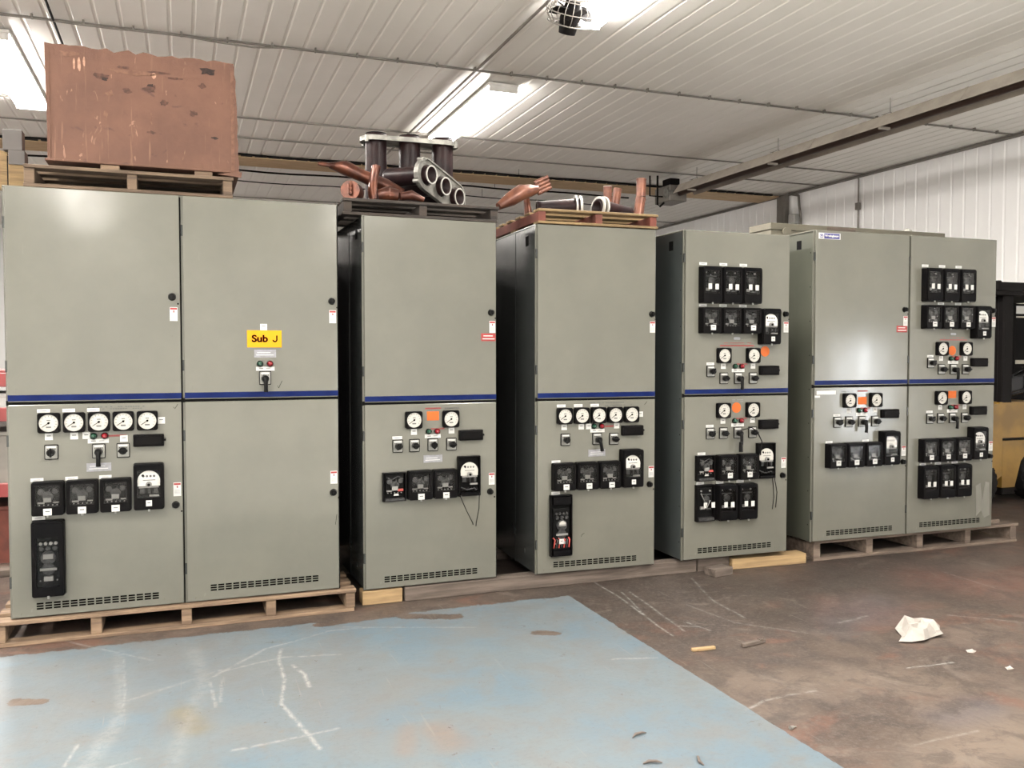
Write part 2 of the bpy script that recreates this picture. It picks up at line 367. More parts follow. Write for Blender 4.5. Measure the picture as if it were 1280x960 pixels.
MARKS = {
 'dark': ([([(2.6, 4.9), (3.6, 4.6), (4.6, 4.9)], 1.0, 0.85), ([(2.5, 4.3), (3.3, 4.0)], 0.45, 0.55)], .25),
 'reddish': ([([(4.6, 4.35), (5.6, 4.0)], 0.5, 0.6), ([(3.6, 4.2), (4.0, 3.9)], .35, .4)], .25),
 'bluish': ([([(2.9, 2.85), (3.2, 2.85)], 0.25, 0.6), ([(3.4, 3.9), (3.9, 4.1)], .3, .45)], .2),
 'pale': ([([(2.7, 2.4), (3.4, 2.45)], 0.45, 0.55), ([(2.5, 3.5), (3.1, 3.2)], 0.35, 0.35)], .25),
 'worn': ([([(-0.6, 4.3), (0.2, 4.2), (.7, 4.0)], 0.75, 0.55), ([(0.0, 3.7), (0.9, 3.6)], .4, .35)], .25),
 'ochre': ([([(-.03, 4.0), (.02, 3.8)], .11, .8)], .04),
 'rusty': ([([(.95, 3.45), (.98, 3.3)], .13, .7), ([(.84, 3.5), (.80, 3.3)], .08, .5)], .06),
 'chips': ([([(-.72, 4.36), (-.64, 4.32)], .08, 1), ([(1.20, 4.98), (1.5, 4.84)], .10, 1), ([(1.82, 4.40), (1.90, 4.37)], .07, 1), ([(.7, 5.0), (1.2, 5.05)], .10, 1)], .06),
 'scuffs': (S, .03),
}
def floor_mesh():
    st = .008
    xs = np.concatenate([[XL, -6, -3], np.arange(-1.4, 5.8, st), [8, XR]]); ys = np.concatenate([[YF, -4, 0, 1.2], np.arange(2.2, 5.4, st), [8, 14, YB]])
    gx, gy = np.meshgrid(xs, ys); nx, ny = len(xs), len(ys)
    co = np.zeros((nx*ny, 3), np.float32); co[:, 0] = gx.ravel(); co[:, 1] = gy.ravel()
    i, j = np.meshgrid(np.arange(nx-1), np.arange(ny-1)); a = (j*nx+i).ravel()
    f = np.stack([a, a+1, a+nx+1, a+nx], 1).astype(np.int32)
    # underside
    b0 = len(co); co = np.vstack([co, np.array([[XL, YF, -.1], [XR, YF, -.1], [XR, YB, -.1], [XL, YB, -.1]], np.float32)])
    me = bpy.data.meshes.new('floor'); me.vertices.add(len(co)); me.vertices.foreach_set('co', co.ravel())
    nf = len(f); me.loops.add(nf*4+4); me.polygons.add(nf+1)
    lv = np.concatenate([f.ravel(), [b0, b0+3, b0+2, b0+1]]).astype(np.int32); me.loops.foreach_set('vertex_index', lv)
    me.polygons.foreach_set('loop_start', np.arange(nf+1, dtype=np.int32)*4)
    me.update(calc_edges=True); me.materials.append(M['floor'])
    rn = np.random.RandomState(5)
    px, py = co[:, 0].astype(float), co[:, 1].astype(float)
    def wob(amp, seed):
        r_ = np.random.RandomState(seed); dx = np.zeros_like(px); dy = np.zeros_like(px)
        for k in range(9):
            fr = 2*1.7**k*.6; a = r_.uniform(0, 6.28, 4); th_ = r_.uniform(0, 6.28, 2)
            dx += np.sin(fr*(px*np.cos(th_[0])+py*np.sin(th_[0]))+a[0])*1.5**-k; dy += np.sin(fr*(px*np.cos(th_[1])+py*np.sin(th_[1]))+a[1])*1.5**-k
        return px+dx*amp*.5, py+dy*amp*.5
    for n_, (nm, (lst, amp)) in enumerate(MARKS.items()):
        wx, wy = wob(amp, n_+3); tot = np.zeros(len(co))
        for pts, w_, it in lst:
            for (ax_, ay_), (bx, by) in zip(pts[:-1], pts[1:]):
                dx, dy = bx-ax_, by-ay_; t_ = np.clip(((wx-ax_)*dx+(wy-ay_)*dy)/(dx*dx+dy*dy), 0, 1)
                dd = np.hypot(wx-ax_-t_*dx, wy-ay_-t_*dy); q = np.clip(1-dd/w_, 0, 1); q = q*q*(3-2*q)*it
                tot = np.maximum(tot, q)
        at = me.attributes.new(nm, 'FLOAT', 'POINT'); at.data.foreach_set('value', tot.astype(np.float32))
    o = link('floor', me); o['kind'] = 'structure'; return o
floor_mesh()

def ribbed(length_axis, x0, x1, pitch, a0, a1, mat, place, th=0.05, rib=-0.008):
    """corrugated liner sheet; place(u, a, h) -> world point, u across the ribs, a along them, h = relief"""
    prof = []; u = x0
    while u < x1:
        prof += [(u, 0), (u+pitch*.80, 0), (u+pitch*.86, rib), (u+pitch*.94, rib)]
        u += pitch
    prof.append((x1, 0))
    n = len(prof); vs = []
    for a in (a0, a1):
        for (u, h_) in prof: vs.append(place(u, a, h_))
    for a in (a0, a1):
        for (u, h_) in prof: vs.append(place(u, a, -th))
    fs = []
    for i in range(n-1):
        fs.append((i, i+1, n+i+1, n+i)); fs.append((2*n+i, 3*n+i, 3*n+i+1, 2*n+i+1))
        fs.append((i, 2*n+i, 2*n+i+1, i+1)); fs.append((n+i, n+i+1, 3*n+i+1, 3*n+i))
    fs += [(0, n, 3*n, 2*n), (n-1, 3*n-1, 4*n-1, 2*n-1)]
    m_ = MB(); m_.add(vs, fs, mat); return m_
cm = ribbed(0, XL, XR, 0.2095, YF, YB, 'liner', lambda u, a, h_: (u, a, ZC-h_))
# cross-lap seams of the sheets belong to the ceiling surface
for y in (3.1, 9.08, 11.95, 13.05, 18.0):
    cm.box((XL, y-.012, ZC-.022), (XR, y+.012, ZC-.006), 'conduit')
struct(cm, 'ceiling')
DY0, DY1, DZ = -2.95, -1.95, 1.75
wr = ribbed(1, DY1, YB, 0.229, 0.0, ZC, 'wallliner', lambda u, a, h_: (XR-h_, u, a))
for (a0_, a1_, z0_) in ((YF, DY0, 0.0), (DY0, DY1, DZ)):
    w2 = ribbed(1, a0_, a1_, 0.229, z0_, ZC, 'wallliner', lambda u, a, h_: (XR-h_, u, a)); wr.add(w2.v, w2.f, 'wallliner')
struct(wr, 'wall_right')
mb = MB(); mb.box((XR-.03, DY0-.09, 0), (XR+.06, DY0, DZ+.09), 'fixture', .004); mb.box((XR-.03, DY1, 0), (XR+.06, DY1+.09, DZ+.09), 'fixture', .004); mb.box((XR-.03, DY0, DZ), (XR+.06, DY1, DZ+.09), 'fixture', .004)
struct(mb, 'door_1')
struct(ribbed(1, XL, XR, 0.229, 0.0, ZC, 'wallliner', lambda u, a, h_: (u, YB-h_, a)), 'wall_back')
struct(ribbed(1, YF, YB, 0.229, 0.0, ZC, 'wallliner', lambda u, a, h_: (XL+h_, u, a)), 'wall_left')
struct(ribbed(1, XL, XR, 0.229, 0.0, ZC, 'wallliner', lambda u, a, h_: (u, YF+h_, a)), 'wall_front')
mb = MB(); mb.box((XR-.05, YF, ZC-.05), (XR-.012, YB, ZC-.012), 'conduit'); struct(mb, 'trim_1')
# tan wooden header let into the ceiling
mb = MB()
mb.box((XL, 14.2, ZC-.045), (XR-.06, 14.85, ZC-.014), 'tanbeam')
x = XL+.1
while x < XR-.3:
    mb.box((x, 14.12, ZC-.035), (x+.17, 14.19, ZC-.012), 'darkmetal'); x += .2095
struct(mb, 'trim_2')
# timber post against the right wall
mb = MB(); mb.box((XR-.12, 13.95, 0), (XR-.02, 14.19, ZC-.05), 'conduit', .004); struct(mb, 'trim_3')
# conduits and cables under the ceiling
mb = MB(); mb.tube([(3.00, YF+.1, ZC-.03), (3.0, 9.0, ZC-.03), (2.97, 13.9, ZC-.03)], .014, 'conduit', 8)
tag(build(mb, 'ceiling_conduit'), 'thin dark conduit running front to back beside the middle strip light', 'conduit')
mb = MB(); mb.tube([(-1.04, YF+.1, ZC-.05), (-1.04, 9.0, ZC-.05), (-1.04, 13.9, ZC-.05)], .012, 'cable', 8)
tag(build(mb, 'ceiling_conduit'), 'thin black conduit on the ceiling above the top left corner of the brown crate', 'conduit')
mb = MB()
pts = []
for i in range(60):
    x = XL+.3 + i*(XR-.6-XL)/59
    sag = .03*math.sin(x*2.3) if x > -3 and x < 1 else 0
    pts.append((x, 9.0+sag, ZC-.04-abs(sag)*.8))
mb.tube(pts, .009, 'conduit', 8)
x = XL+.5
while x < XR-.4: mb.box((x-.008, 8.98, ZC-.052), (x+.008, 9.02, ZC-.01), 'conduit'); x += .419
tag(build(mb, 'ceiling_conduit'), 'grey conduit clipped along the nearest cross seam of the ceiling', 'conduit')
for (y, z, lab) in ((13.7, 4.5, 'black cable strung across the room just in front of the tan wooden header'), (14.9, 4.5, 'upper black cable strung across below the tan wooden header'),
                    (15.6, 4.46, 'lower thin black cable strung across behind the tan wooden header')):
    mb = MB(); pts = [(XL+.3+i*(8.0-XL-.3)/40, y, z-.02*math.sin(i*.6)**2) for i in range(41)]
    mb.tube(pts, .016 if y < 15 else .010, 'cable', 6)
    k = XL+.8
    while k < 8: mb.tube([(k, y, z), (k, y, ZC-.005)], .004, 'cable', 5); k += 2.5
    tag(build(mb, 'overhead_cable'), lab, 'cable')
mb = MB(); mb.tube([(XR-.06, 13.62, 4.5), (XR-.06, 13.60, 4.32), (XR-.06, 13.55, 4.05), (XR-.06, 13.55, 1.2)], .022, 'conduit', 8)
mb.tube([(XR-.06, 13.62, 4.5), (XR-.06, 13.9, 4.58)], .022, 'conduit', 8)
tag(build(mb, 'wall_conduit'), 'grey conduit dropping down the right wall beside the timber post', 'conduit')
mb = MB(); mb.box((XR-.14, 13.64, 3.98), (XR-.02, 13.82, 4.16), 'white', .012)
mb.box((XR-.12, 13.68, 3.9), (XR-.04, 13.78, 3.99), 'white', .01)
tag(build(mb, 'junction_box'), 'small white junction box beside the conduit on the right wall', 'junction box')
mb = MB(); mb.tube([(XR-.04, 12.08, .8), (XR-.04, 12.08, ZC-.06)], .013, 'conduit', 8); mb.box((XR-.08, 12.04, 4.0), (XR-.015, 12.12, 4.12), 'conduit', .006)
tag(build(mb, 'wall_conduit'), 'thin vertical conduit with a small box on the bright right wall', 'conduit')

# ------------------------------------------------------------------ strip lights
def make_light(loc, label, group=None):
    t = thing('strip_light', label, 'ceiling light', loc, (0,0,0), group)
    w, l = .17, 1.28
    m_ = MB()
    m_.box((-w-.01, -l-.03, -.035), (w+.01, l+.03, 0), 'fixture', .006)
    m_.box((-w, -l-.03, -.10), (w, -l, -.03), 'fixture', .006); m_.box((-w, l, -.10), (w, l+.03, -.03), 'fixture', .006)
    build(m_, 'housing', t)
    prof = [(-w, -.035), (-w*.93, -.08), (-w*.75, -.10), (w*.75, -.10), (w*.93, -.08), (w, -.035)]
    m_ = MB(); m_.prism(prof, -l, l, 'lens'); build(m_, 'lens', t)
    ld = bpy.data.lights.new('tube_glow', 'AREA'); ld.shape = 'RECTANGLE'; ld.size = .30; ld.size_y = 2.5
    ld.energy = 190; ld.color = (1.0, .94, .86)
    lo = bpy.data.objects.new('tube_glow', ld); COL.objects.link(lo); lo.location = (0, 0, -.115); lo.parent = t
    return t
L0 = make_light((3.45, 10.70, ZC-.012), 'glowing white strip light on the ceiling just above the upright insulator assembly')
def more_light(loc, label, group=None):
    c = copy_tree(L0); c.location = loc; c['label'] = label
    if group: c['group'] = group
more_light((3.45, 6.02, ZC-.012), 'glowing white strip light at the top edge beside the caged fan')
more_light((-1.65, 10.80, ZC-.012), 'glowing white strip light at the far left beside the brown crate')
for (x, y) in ((3.45, 1.4), (3.45, -3.2), (-1.65, 6.1), (-1.65, 1.4), (-1.65, -3.2), (3.45, -7.8), (-1.65, -7.8), (-6.0, 10.8), (-6.0, 1.4), (-6.0, 6.1), (-6.0, -3.2), (-1.65, 18.0)):
    more_light((x, y, ZC-.012), 'white strip light on the ceiling outside the picture', 'strip lights outside the picture')

# ------------------------------------------------------------------ caged ceiling fan
t = thing('caged_fan', 'dark caged circulation fan hanging at the top edge beside a strip light', 'fan', (3.02, 6.62, ZC-.012))
RX = Matrix.Rotation(R(62), 4, 'X') @ Matrix.Rotation(0, 4, 'Z')
MT = Matrix.Translation((0, 0, -.26)) @ Matrix.Rotation(R(-58), 4, 'X')
m_ = MB()
for yy, rr in ((-.10, .06), (-.10, .12), (-.09, .18), (0.0, .205), (.09, .18), (.10, .12), (.10, .06)):
    pts = [(rr*math.cos(a*2*math.pi/32), yy, rr*math.sin(a*2*math.pi/32)) for a in range(33)]
    m_.tube(pts, .0045, 'conduit', 6, False, MT)
for k in range(20):
    a = k*2*math.pi/20; c, s = math.cos(a), math.sin(a)
    m_.tube([(.04*c, -.10, .04*s), (.15*c, -.10, .15*s), (.205*c, -.03, .205*s), (.205*c, .03, .205*s), (.15*c, .10, .15*s), (.04*c, .10, .04*s)], .003, 'conduit', 5, False, MT)
build(m_, 'cage', t)
m_ = MB()
for k in range(4):
    a = k*math.pi/2; mt = MT @ Matrix.Rotation(a, 4, 'Y') @ Matrix.Rotation(R(28), 4, 'X')
    m_.prism([(.03, -.05), (.10, -.095), (.165, -.085), (.18, 0), (.16, .08), (.09, .085), (.03, .05)], -.004, .004, 'darkmetal', mt)
build(m_, 'fan_blades', t)
m_ = MB(); m_.tube([(0, -.09, 0), (0, .05, 0), (0, .17, 0)], [.06, .085, .07], 'darkmetal', 20, True, MT); build(m_, 'motor', t)
m_ = MB(); m_.box((-.02, -.02, -.26), (.02, .02, 0), 'darkmetal', .003); m_.box((-.08, -.05, -.012), (.08, .05, 0), 'darkmetal', .003); build(m_, 'bracket', t)

# ------------------------------------------------------------------ radiant tube heater
HX, HZ = 7.97, 4.37
t = thing('tube_heater', 'long hooded radiant tube heater hanging from the ceiling at the right', 'heater', (HX, 10.0, 0))
Y0, Y1 = -6.5, 2.9
outer = [(-.21, -.15), (-.10, 0), (.10, 0), (.21, -.15), (.205, -.155), (.096, -.008), (-.096, -.008), (-.205, -.155)]
m_ = MB()
m_.prism([(x, HZ+z) for x, z in outer], Y0, Y1, 'hood')
y = Y0+1.2
while y < Y1: m_.prism([(x*1.02, HZ+z*1.01+.004) for x, z in outer], y, y+.04, 'hood'); y += 2.4
build(m_, 'reflector_hood', t)
m_ = MB(); m_.tube([(0, Y0, HZ-.11), (0, Y1+.3, HZ-.11)], .05, 'tube', 16); build(m_, 'burner_tube', t)
y = Y0+.6
k = 0
while y < Y1:
    m_ = MB()
    m_.tube([(-.13, y, HZ+.0), (0, y, HZ+.05), (0, y, ZC-.012)], .005, 'conduit', 6); m_.tube([(.13, y, HZ), (0, y, HZ+.05)], .005, 'conduit', 6)
    m_.box((-.10, y-.012, HZ-.01), (.10, y+.012, HZ+.012), 'hood', .002)
    m_.box((-.19, y-.05, HZ-.172), (-.04, y-.01, HZ-.145), 'hood', .002)
    build(m_, 'hanger', t); y += 2.1
m_ = MB(); m_.box((-.20, Y1+.12, HZ-.25), (.14, Y1+.62, HZ+.02), 'conduit', .012); m_.tube([(-.05, Y1+.2, HZ-.08), (-.22, Y1+.2, HZ-.12)], .09, 'alu', 16)
m_.box((-.12, Y1+.25, HZ+.02), (.08, Y1+.5, HZ+.16), 'darkmetal', .01)
build(m_, 'burner_box', t)
m_ = MB(); m_.tube([(-.33, Y1+.3, HZ+.19), (-.33, Y1+.3, HZ-.30), (-.28, Y1+.3, HZ-.33), (-.2, Y1+.3, HZ-.26)], .018, 'darkmetal', 8)
m_.tube([(-.45, Y1+.35, HZ+.19), (-.45, Y1+.35, HZ-.15), (-.2, Y1+.35, HZ-.15)], .014, 'darkmetal', 8); build(m_, 'gas_pipe', t)

# ------------------------------------------------------------------ switchgear device meshes (front faces -Y, origin = centre on the door skin)
def rrect(w, h_, r, n=4):
    pts = []
    for cx, cz, a in ((w/2-r, h_/2-r, 0), (-w/2+r, h_/2-r, 90), (-w/2+r, -h_/2+r, 180), (w/2-r, -h_/2+r, 270)):
        for i in range(n+1):
            an = R(a+90*i/n); pts.append((cx+r*math.cos(an), cz+r*math.sin(an)))
    return pts[::-1]
def circ(cx, cz, r, n=28): return [(cx+r*math.cos(2*math.pi*i/n), cz+r*math.sin(2*math.pi*i/n)) for i in range(n)]
D = {}
# round-dial meter
g = MB(); g.prism(rrect(.107, .107, .012), -.022, 0, 'black'); g.ringplate(rrect(.103, .103, .011), [circ(0, 0, .0465)], -.030, -.022, 'black'); D['gauge'] = g.mesh('gauge')
g = MB(); g.disc((0, 0), .0465, 'dial', 32, -.0222, .001)
for k in range(11):
    a = R(215-k*25); c, s = math.cos(a), math.sin(a)
    mt = Matrix.Translation((0, -.0236, 0)) @ Matrix.Rotation(-a, 4, 'Y')
    g.box((.032, 0, -.0011), (.040, .0006, .0011), 'greyink', 0, mt)
g.box((-.012, -.0242, -.026), (.012, -.0236, -.018), 'greyink'); g.box((-.009, -.0242, .012), (.009, -.0236, .017), 'greyink')
D['dial'] = g.mesh('dial')
g = MB(); mt = Matrix.Translation((0, -.0255, 0)) @ Matrix.Rotation(R(-215), 4, 'Y'); g.box((-.008, 0, -.0016), (.036, .001, .0016), 'ink', 0, mt); g.disc((0, 0), .006, 'ink', 12, -.0245, .002); D['pointer'] = g.mesh('pointer')
# control switches
g = MB(); g.prism(rrect(.066, .080, .005), -.007, 0, 'black'); g.prism(rrect(.058, .070, .004), -.009, -.007, 'steel')
g.box((-.022, -.0098, .022), (.022, -.009, .031), 'white')
for k in range(5): g.box((-.020+k*.009, -.0098, .014), (-.016+k*.009, -.009, .018), 'ink')
D['plate'] = g.mesh('plate')
g = MB(); g.tube([(0, -.009, 0), (0, -.020, 0), (0, -.045, 0)], [.015, .020, .020], 'knob', 20); g.box((-.006, -.052, -.024), (.006, -.043, .024), 'knob', .003)
D['round_knob'] = g.mesh('round_knob')
g = MB(); g.tube([(0, -.009, -.004), (0, -.022, -.004), (0, -.05, -.004)], [.016, .021, .019], 'knob', 20)
g.tube([(0, -.045, -.002), (0, -.055, -.028), (0, -.055, -.060), (0, -.052, -.078)], [.014, .011, .011, .013], 'knob', 12); D['pistol_handle'] = g.mesh('pistol_handle')
# test switch
g = MB(); g.box((-.0785, -.032, -.033), (.0785, 0, .033), 'black', .005, None, 2); g.box((-.071, -.036, -.026), (.071, -.032, .026), 'black', .003)
g.tube([(.0775, -.018, 0), (.088, -.018, 0)], .006, 'black', 10); D['test'] = g.mesh('test')
# lamps
for nm, mm in (('lamp_green', 'greenlamp'), ('lamp_red', 'redlamp')):
    g = MB(); g.tube([(0, 0, 0), (0, -.012, 0)], [.019, .018], 'black', 20); g.tube([(0, -.012, 0), (0, -.024, 0), (0, -.031, 0)], [.0155, .013, .006], mm, 20); D[nm] = g.mesh(nm)
# relays : case shell, glass, works
def relay_case(w, h_, d, wz0, wz1, rim=.016, open_=False):
    g = MB(); t_ = .006
    if open_:
        g.box((-w/2, -d, -h_/2), (-w/2+t_, 0, h_/2), 'black'); g.box((w/2-t_, -d, -h_/2), (w/2, 0, h_/2), 'black')
        g.box((-w/2+t_, -d, h_/2-t_), (w/2-t_, 0, h_/2), 'black'); g.box((-w/2+t_, -d, -h_/2), (w/2-t_, 0, -h_/2+t_), 'black')
        g.box((-w/2+t_, -.006, -h_/2+t_), (w/2-t_, 0, h_/2-t_), 'black2')
        return g
    g.prism(rrect(w, h_, .010), -.012, 0, 'black')
    win = [(-w/2+rim, wz0), (-w/2+rim, wz1), (w/2-rim, wz1), (w/2-rim, wz0)]
    g.ringplate(rrect(w*.985, h_*.985, .012), [win], -d*.86, -.012, 'black')
    win2 = [(-w/2+rim+.004, wz0+.002), (-w/2+rim+.004, wz1-.003), (w/2-rim-.004, wz1-.003), (w/2-rim-.004, wz0+.002)]
    g.ringplate(rrect(w*.93, h_*.95, .014), [win2], -d, -d*.86, 'black')
    g.tube([(0, -d*.9, -h_/2+.008), (0, -d*.9, -h_/2-.006)], .006, 'steel', 10)
    return g
def glass(w, d, wz0, wz1, rim=.016):
    g = MB(); g.box((-w/2+rim+.001, -d*.95, wz0+.001), (w/2-rim-.001, -d*.95+.002, wz1-.001), 'glass'); return g
# small relay .156 x .182
def works_small(op=False):
    g = MB(); y = -.014
    g.box((-.055, y-.010, -.042), (.055, y, .075), 'black2')
    g.tube([(-.032, y-.008, .035), (-.032, y-.024, .035)], .017, 'mech', 16); g.tube([(.034, y-.008, .038), (.034, y-.024, .038)], .015, 'mech', 16)
    g.tube([(.0, y-.006, .012), (0, y-.026, .012)], .026, 'mech', 20)
    g.box((-.020, y-.034, -.018), (.016, y-.026, .006), 'mech2')
    g.box((-.050, y-.018, -.028), (-.018, y-.010, -.020), 'mech2'); g.box((.024, y-.018, -.026), (.05, y-.010, -.020), 'mech2')
    g.box((.004, y-.030, .010), (.010, y-.020, .050), 'mech')
    for k in range(5): g.tube([(-.042+k*.021, y-.008, -.036), (-.042+k*.021, y-.016, -.036)], .0035, 'mech2', 8)
    if op:
        g.box((.018, y-.026, -.026), (.052, y-.014, -.012), 'mechred'); g.disc((.012, -.055), .016, 'white', 16, y-.006, .002, 0, 180)
        g.box((-.06, y-.03, -.082), (.06, y, -.068), 'mech'); g.tube([(-.05, y-.02, .06), (-.02, y-.034, .05), (.02, y-.024, .066), (.05, y-.03, .05)], .003, 'mech', 6)
    return g
D['relay'] = relay_case(.156, .182, .058, -.042, .074).mesh('relay'); D['relay_glass'] = glass(.156, .058, -.042, .074).mesh('relay_glass'); D['relay_works'] = works_small().mesh('relay_works')
D['relay_open'] = relay_case(.142, .176, .036, 0, 0, open_=True).mesh('relay_open'); D['relay_works_open'] = works_small(True).mesh('relay_works_open')
# medium tall relay .156 x .255
def works_mid(op=False):
    g = MB(); y = -.014
    g.box((-.055, y-.008, -.055), (.055, y, .105), 'black2')
    g.tube([(0, y-.006, .030), (0, y-.026, .030)], .024, 'mech', 20); g.box((-.012, y-.03, .010), (.012, y-.02, .028), 'mech')
    g.box((-.040, y-.022, .058), (.040, y-.012, .064), 'mech'); g.box((-.045, y-.022, -.040), (-.010, y-.012, -.022), 'mech2'); g.box((.006, y-.022, -.045), (.040, y-.012, -.036), 'mech')
    g.tube([(-.035, y-.006, .085), (-.035, y-.016, .085)], .006, 'mech2', 10); g.tube([(.035, y-.006, .085), (.035, y-.016, .085)], .006, 'mech2', 10)
    if op:
        g.box((-.06, y-.03, -.12), (.06, y, -.10), 'mech'); g.tube([(-.04, y-.02, .07), (.0, y-.034, -.03), (.03, y-.024, .02)], .004, 'mech2', 6)
    return g
D['relay_tall'] = relay_case(.156, .255, .062, -.062, .100).mesh('relay_tall'); D['relay_tall_glass'] = glass(.156, .062, -.062, .100).mesh('relay_tall_glass'); D['relay_tall_works'] = works_mid().mesh('relay_tall_works')
D['relay_tall_open'] = relay_case(.142, .255, .036, 0, 0, open_=True).mesh('relay_tall_open'); D['relay_tall_works_open'] = works_mid(True).mesh('relay_tall_works_open')
# energy meter
def works_meter(op=False):
    g = MB(); y = -.014 if op else -.030
    g.disc((0, .030), .058, 'meterdial' if not op else 'dial', 36, y-.012, .003, -12, 192)
    g.box((-.057, y-.015, .004), (.057, y-.012, .020), 'meterdial' if not op else 'dial')
    for k in range(4): g.disc((-.027+k*.018, .058), .0065, 'greyink', 12, y-.0152, .0005)
    g.disc((-.030, .062), .007, 'ink', 14, y-.0155, .001)
    g.box((-.030, y-.016, .034), (.034, y-.0152, .038), 'greyink')
    g.tube([(0, y-.012, .012), (0, y-.032, .012)], .016, 'mech2', 18); g.tube([(0, y-.03, .012), (0, y-.036, .012)], .008, 'black', 12)
    g.box((-.05, y-.022, -.006), (.05, y-.012, .002), 'mech2')
    g.box((-.045, y-.018, -.036), (.045, y-.008, -.010), 'mech'); g.box((-.022, y-.028, -.038), (-.004, y-.018, -.008), 'black'); g.box((.008, y-.028, -.038), (.026, y-.018, -.008), 'black')
    g.box((.002, y-.024, -.054), (.052, y-.016, -.044), 'mech2')
    if op:
        for k in range(6): g.tube([(-.05+k*.02, y-.006, -.075), (-.05+k*.02, y-.028, -.095)], .008, 'black', 8)
        g.box((-.06, y-.03, -.12), (.06, y, -.105), 'black')
        g.tube([(-.055, y-.01, -.07), (-.02, y-.03, -.085), (.03, y-.03, -.075), (.055, y-.02, -.10)], .004, 'mech', 6)
    return g
D['meter'] = relay_case(.156, .255, .066, -.060, .096).mesh('meter'); D['meter_glass'] = glass(.156, .066, -.060, .096).mesh('meter_glass'); D['meter_works'] = works_meter().mesh('meter_works')
D['meter_open'] = relay_case(.146, .252, .036, 0, 0, open_=True).mesh('meter_open'); D['meter_works_open'] = works_meter(True).mesh('meter_works_open')
# very tall relay .158 x .407
def works_big(op=False):
    g = MB(); y = -.014
    g.box((-.056, y-.010, -.155), (.056, y, .115), 'black2')
    for k in range(4): g.tube([(-.036+k*.024, y-.008, .080), (-.036+k*.024, y-.022, .080)], .0085, 'mech2' if not op else 'mech', 12)
    for k in range(3): g.tube([(-.032+k*.032, y-.008, .055), (-.032+k*.032, y-.026, .055)], .012, 'mech', 12)
    g.tube([(0, y-.006, .005), (0, y-.026, .005)], .036, 'mech', 24); g.box((-.024, y-.034, .0), (.024, y-.026, .026), 'mech2')
    g.tube([(0, y-.006, -.055), (0, y-.022, -.055)], .032, 'mech', 24); g.box((-.04, y-.03, -.062), (.04, y-.02, -.05), 'mech2')
    g.box((-.022, y-.03, -.118), (.022, y-.012, -.094), 'mech2'); g.tube([(-.04, y-.008, -.118), (-.04, y-.018, -.118)], .004, 'mech2', 8); g.tube([(.04, y-.008, -.118), (.04, y-.018, -.118)], .004, 'mech2', 8)
    if op:
        g.disc((0, .012), .022, 'dial', 20, y-.034, .002, 0, 180)
        for k in range(7): g.tube([(-.055+k*.018, y-.006, -.08-.01*(k % 2)), (-.05+k*.017, y-.03, -.09), (-.052+k*.018, y-.01, -.145)], .005, 'mech' if k % 2 else 'mechred', 6)
        g.box((-.06, y-.03, .14), (.06, y, .19), 'black'); g.box((-.06, y-.03, -.195), (.06, y, -.16), 'black')
    return g
D['relay_big'] = relay_case(.158, .407, .062, -.150, .120, .020).mesh('relay_big'); D['relay_big_glass'] = glass(.158, .062, -.150, .120, .020).mesh('relay_big_glass'); D['relay_big_works'] = works_big().mesh('relay_big_works')
D['relay_big_open'] = relay_case(.150, .402, .036, 0, 0, open_=True).mesh('relay_big_open'); D['relay_big_works_open'] = works_big(True).mesh('relay_big_works_open')
# labels etc.
def lab_mesh(w, h_, mat='white', marks=None):
    g = MB(); g.box((-w/2, -.0016, -h_/2), (w/2, 0, h_/2), mat)
    for (a, b_, c, d_, mm) in (marks or []): g.box((a, -.0022, b_), (c, -.0016, d_), mm)
    return g
D['tag'] = lab_mesh(.038, .036, 'white', [(-.010, .002, .010, .007, 'greyink')]).mesh('tag')
D['strip'] = lab_mesh(.061, .0185, 'white', [(-.018, -.002, .016, .002, 'tape')]).mesh('strip')
D['bigstrip'] = lab_mesh(.103, .023, 'white', [(-.035, -.002, -.012, .003, 'greyink'), (.004, -.001, .03, .002, 'greyink')]).mesh('bigstrip')
D['sticker'] = lab_mesh(.040, .036, 'white', [(-.011, .0, .011, .006, 'greyink')]).mesh('sticker')
D['sticker_s'] = lab_mesh(.030, .032, 'white', [(-.008, .0, .008, .005, 'greyink')]).mesh('sticker_s')
D['sticker_n'] = lab_mesh(.027, .038, 'white').mesh('sticker_n')
D['caution'] = lab_mesh(.040, .076, 'white', [(-.018, .024, .018, .035, 'red'), (-.003, .008, .004, .020, 'redmark')]+[(-.014, -.006-k*.006, .014, -.004-k*.006, 'tape') for k in range(4)]).mesh('caution')
D['redtag'] = lab_mesh(.098, .049, 'red', [(-.034, .006, .030, .012, 'white'), (-.040, -.013, .042, -.007, 'white')]).mesh('redtag')
g = MB(); g.tube([(0, 0, 0), (0, -.006, 0), (0, -.022, 0)], [.021, .0185, .0165], 'knob', 20); g.box((-.004, -.027, -.014), (.004, -.021, .014), 'knob', .001); D['lock'] = g.mesh('lock')
g = MB(); g.disc((0, 0), .005, 'ink', 12, 0, .001); D['keyhole'] = g.mesh('keyhole')
D['orange_sq'] = lab_mesh(.078, .056, 'orange').mesh('orange_sq')
g = MB(); g.prism([(.037*math.cos(a*math.pi/14)*(1+.05*math.sin(3*a)), .037*math.sin(a*math.pi/14)) for a in range(28)], -.0015, 0, 'orange'); D['orange_dot'] = g.mesh('orange_dot')
D['tape'] = lab_mesh(.122, .045, 'tape', [(-.045, .004, .03, .007, 'white'), (-.05, -.01, .045, -.006, 'white')]).mesh('tape')
D['oval'] = None
g = MB(); g.prism(rrect(.054, .018, .008), -.0015, 0, 'tape'); D['oval'] = g.mesh('oval')
def vent_mesh(w):
    g = MB()
    for i in range(15):
        for k in range(3):
            x0 = -w/2+i*w/15; g.box((x0, -.0012, -.018+k*.0135), (x0+w/15*.80, 0, -.018+k*.0135+.0085), 'ink')
    return g.mesh('vent')
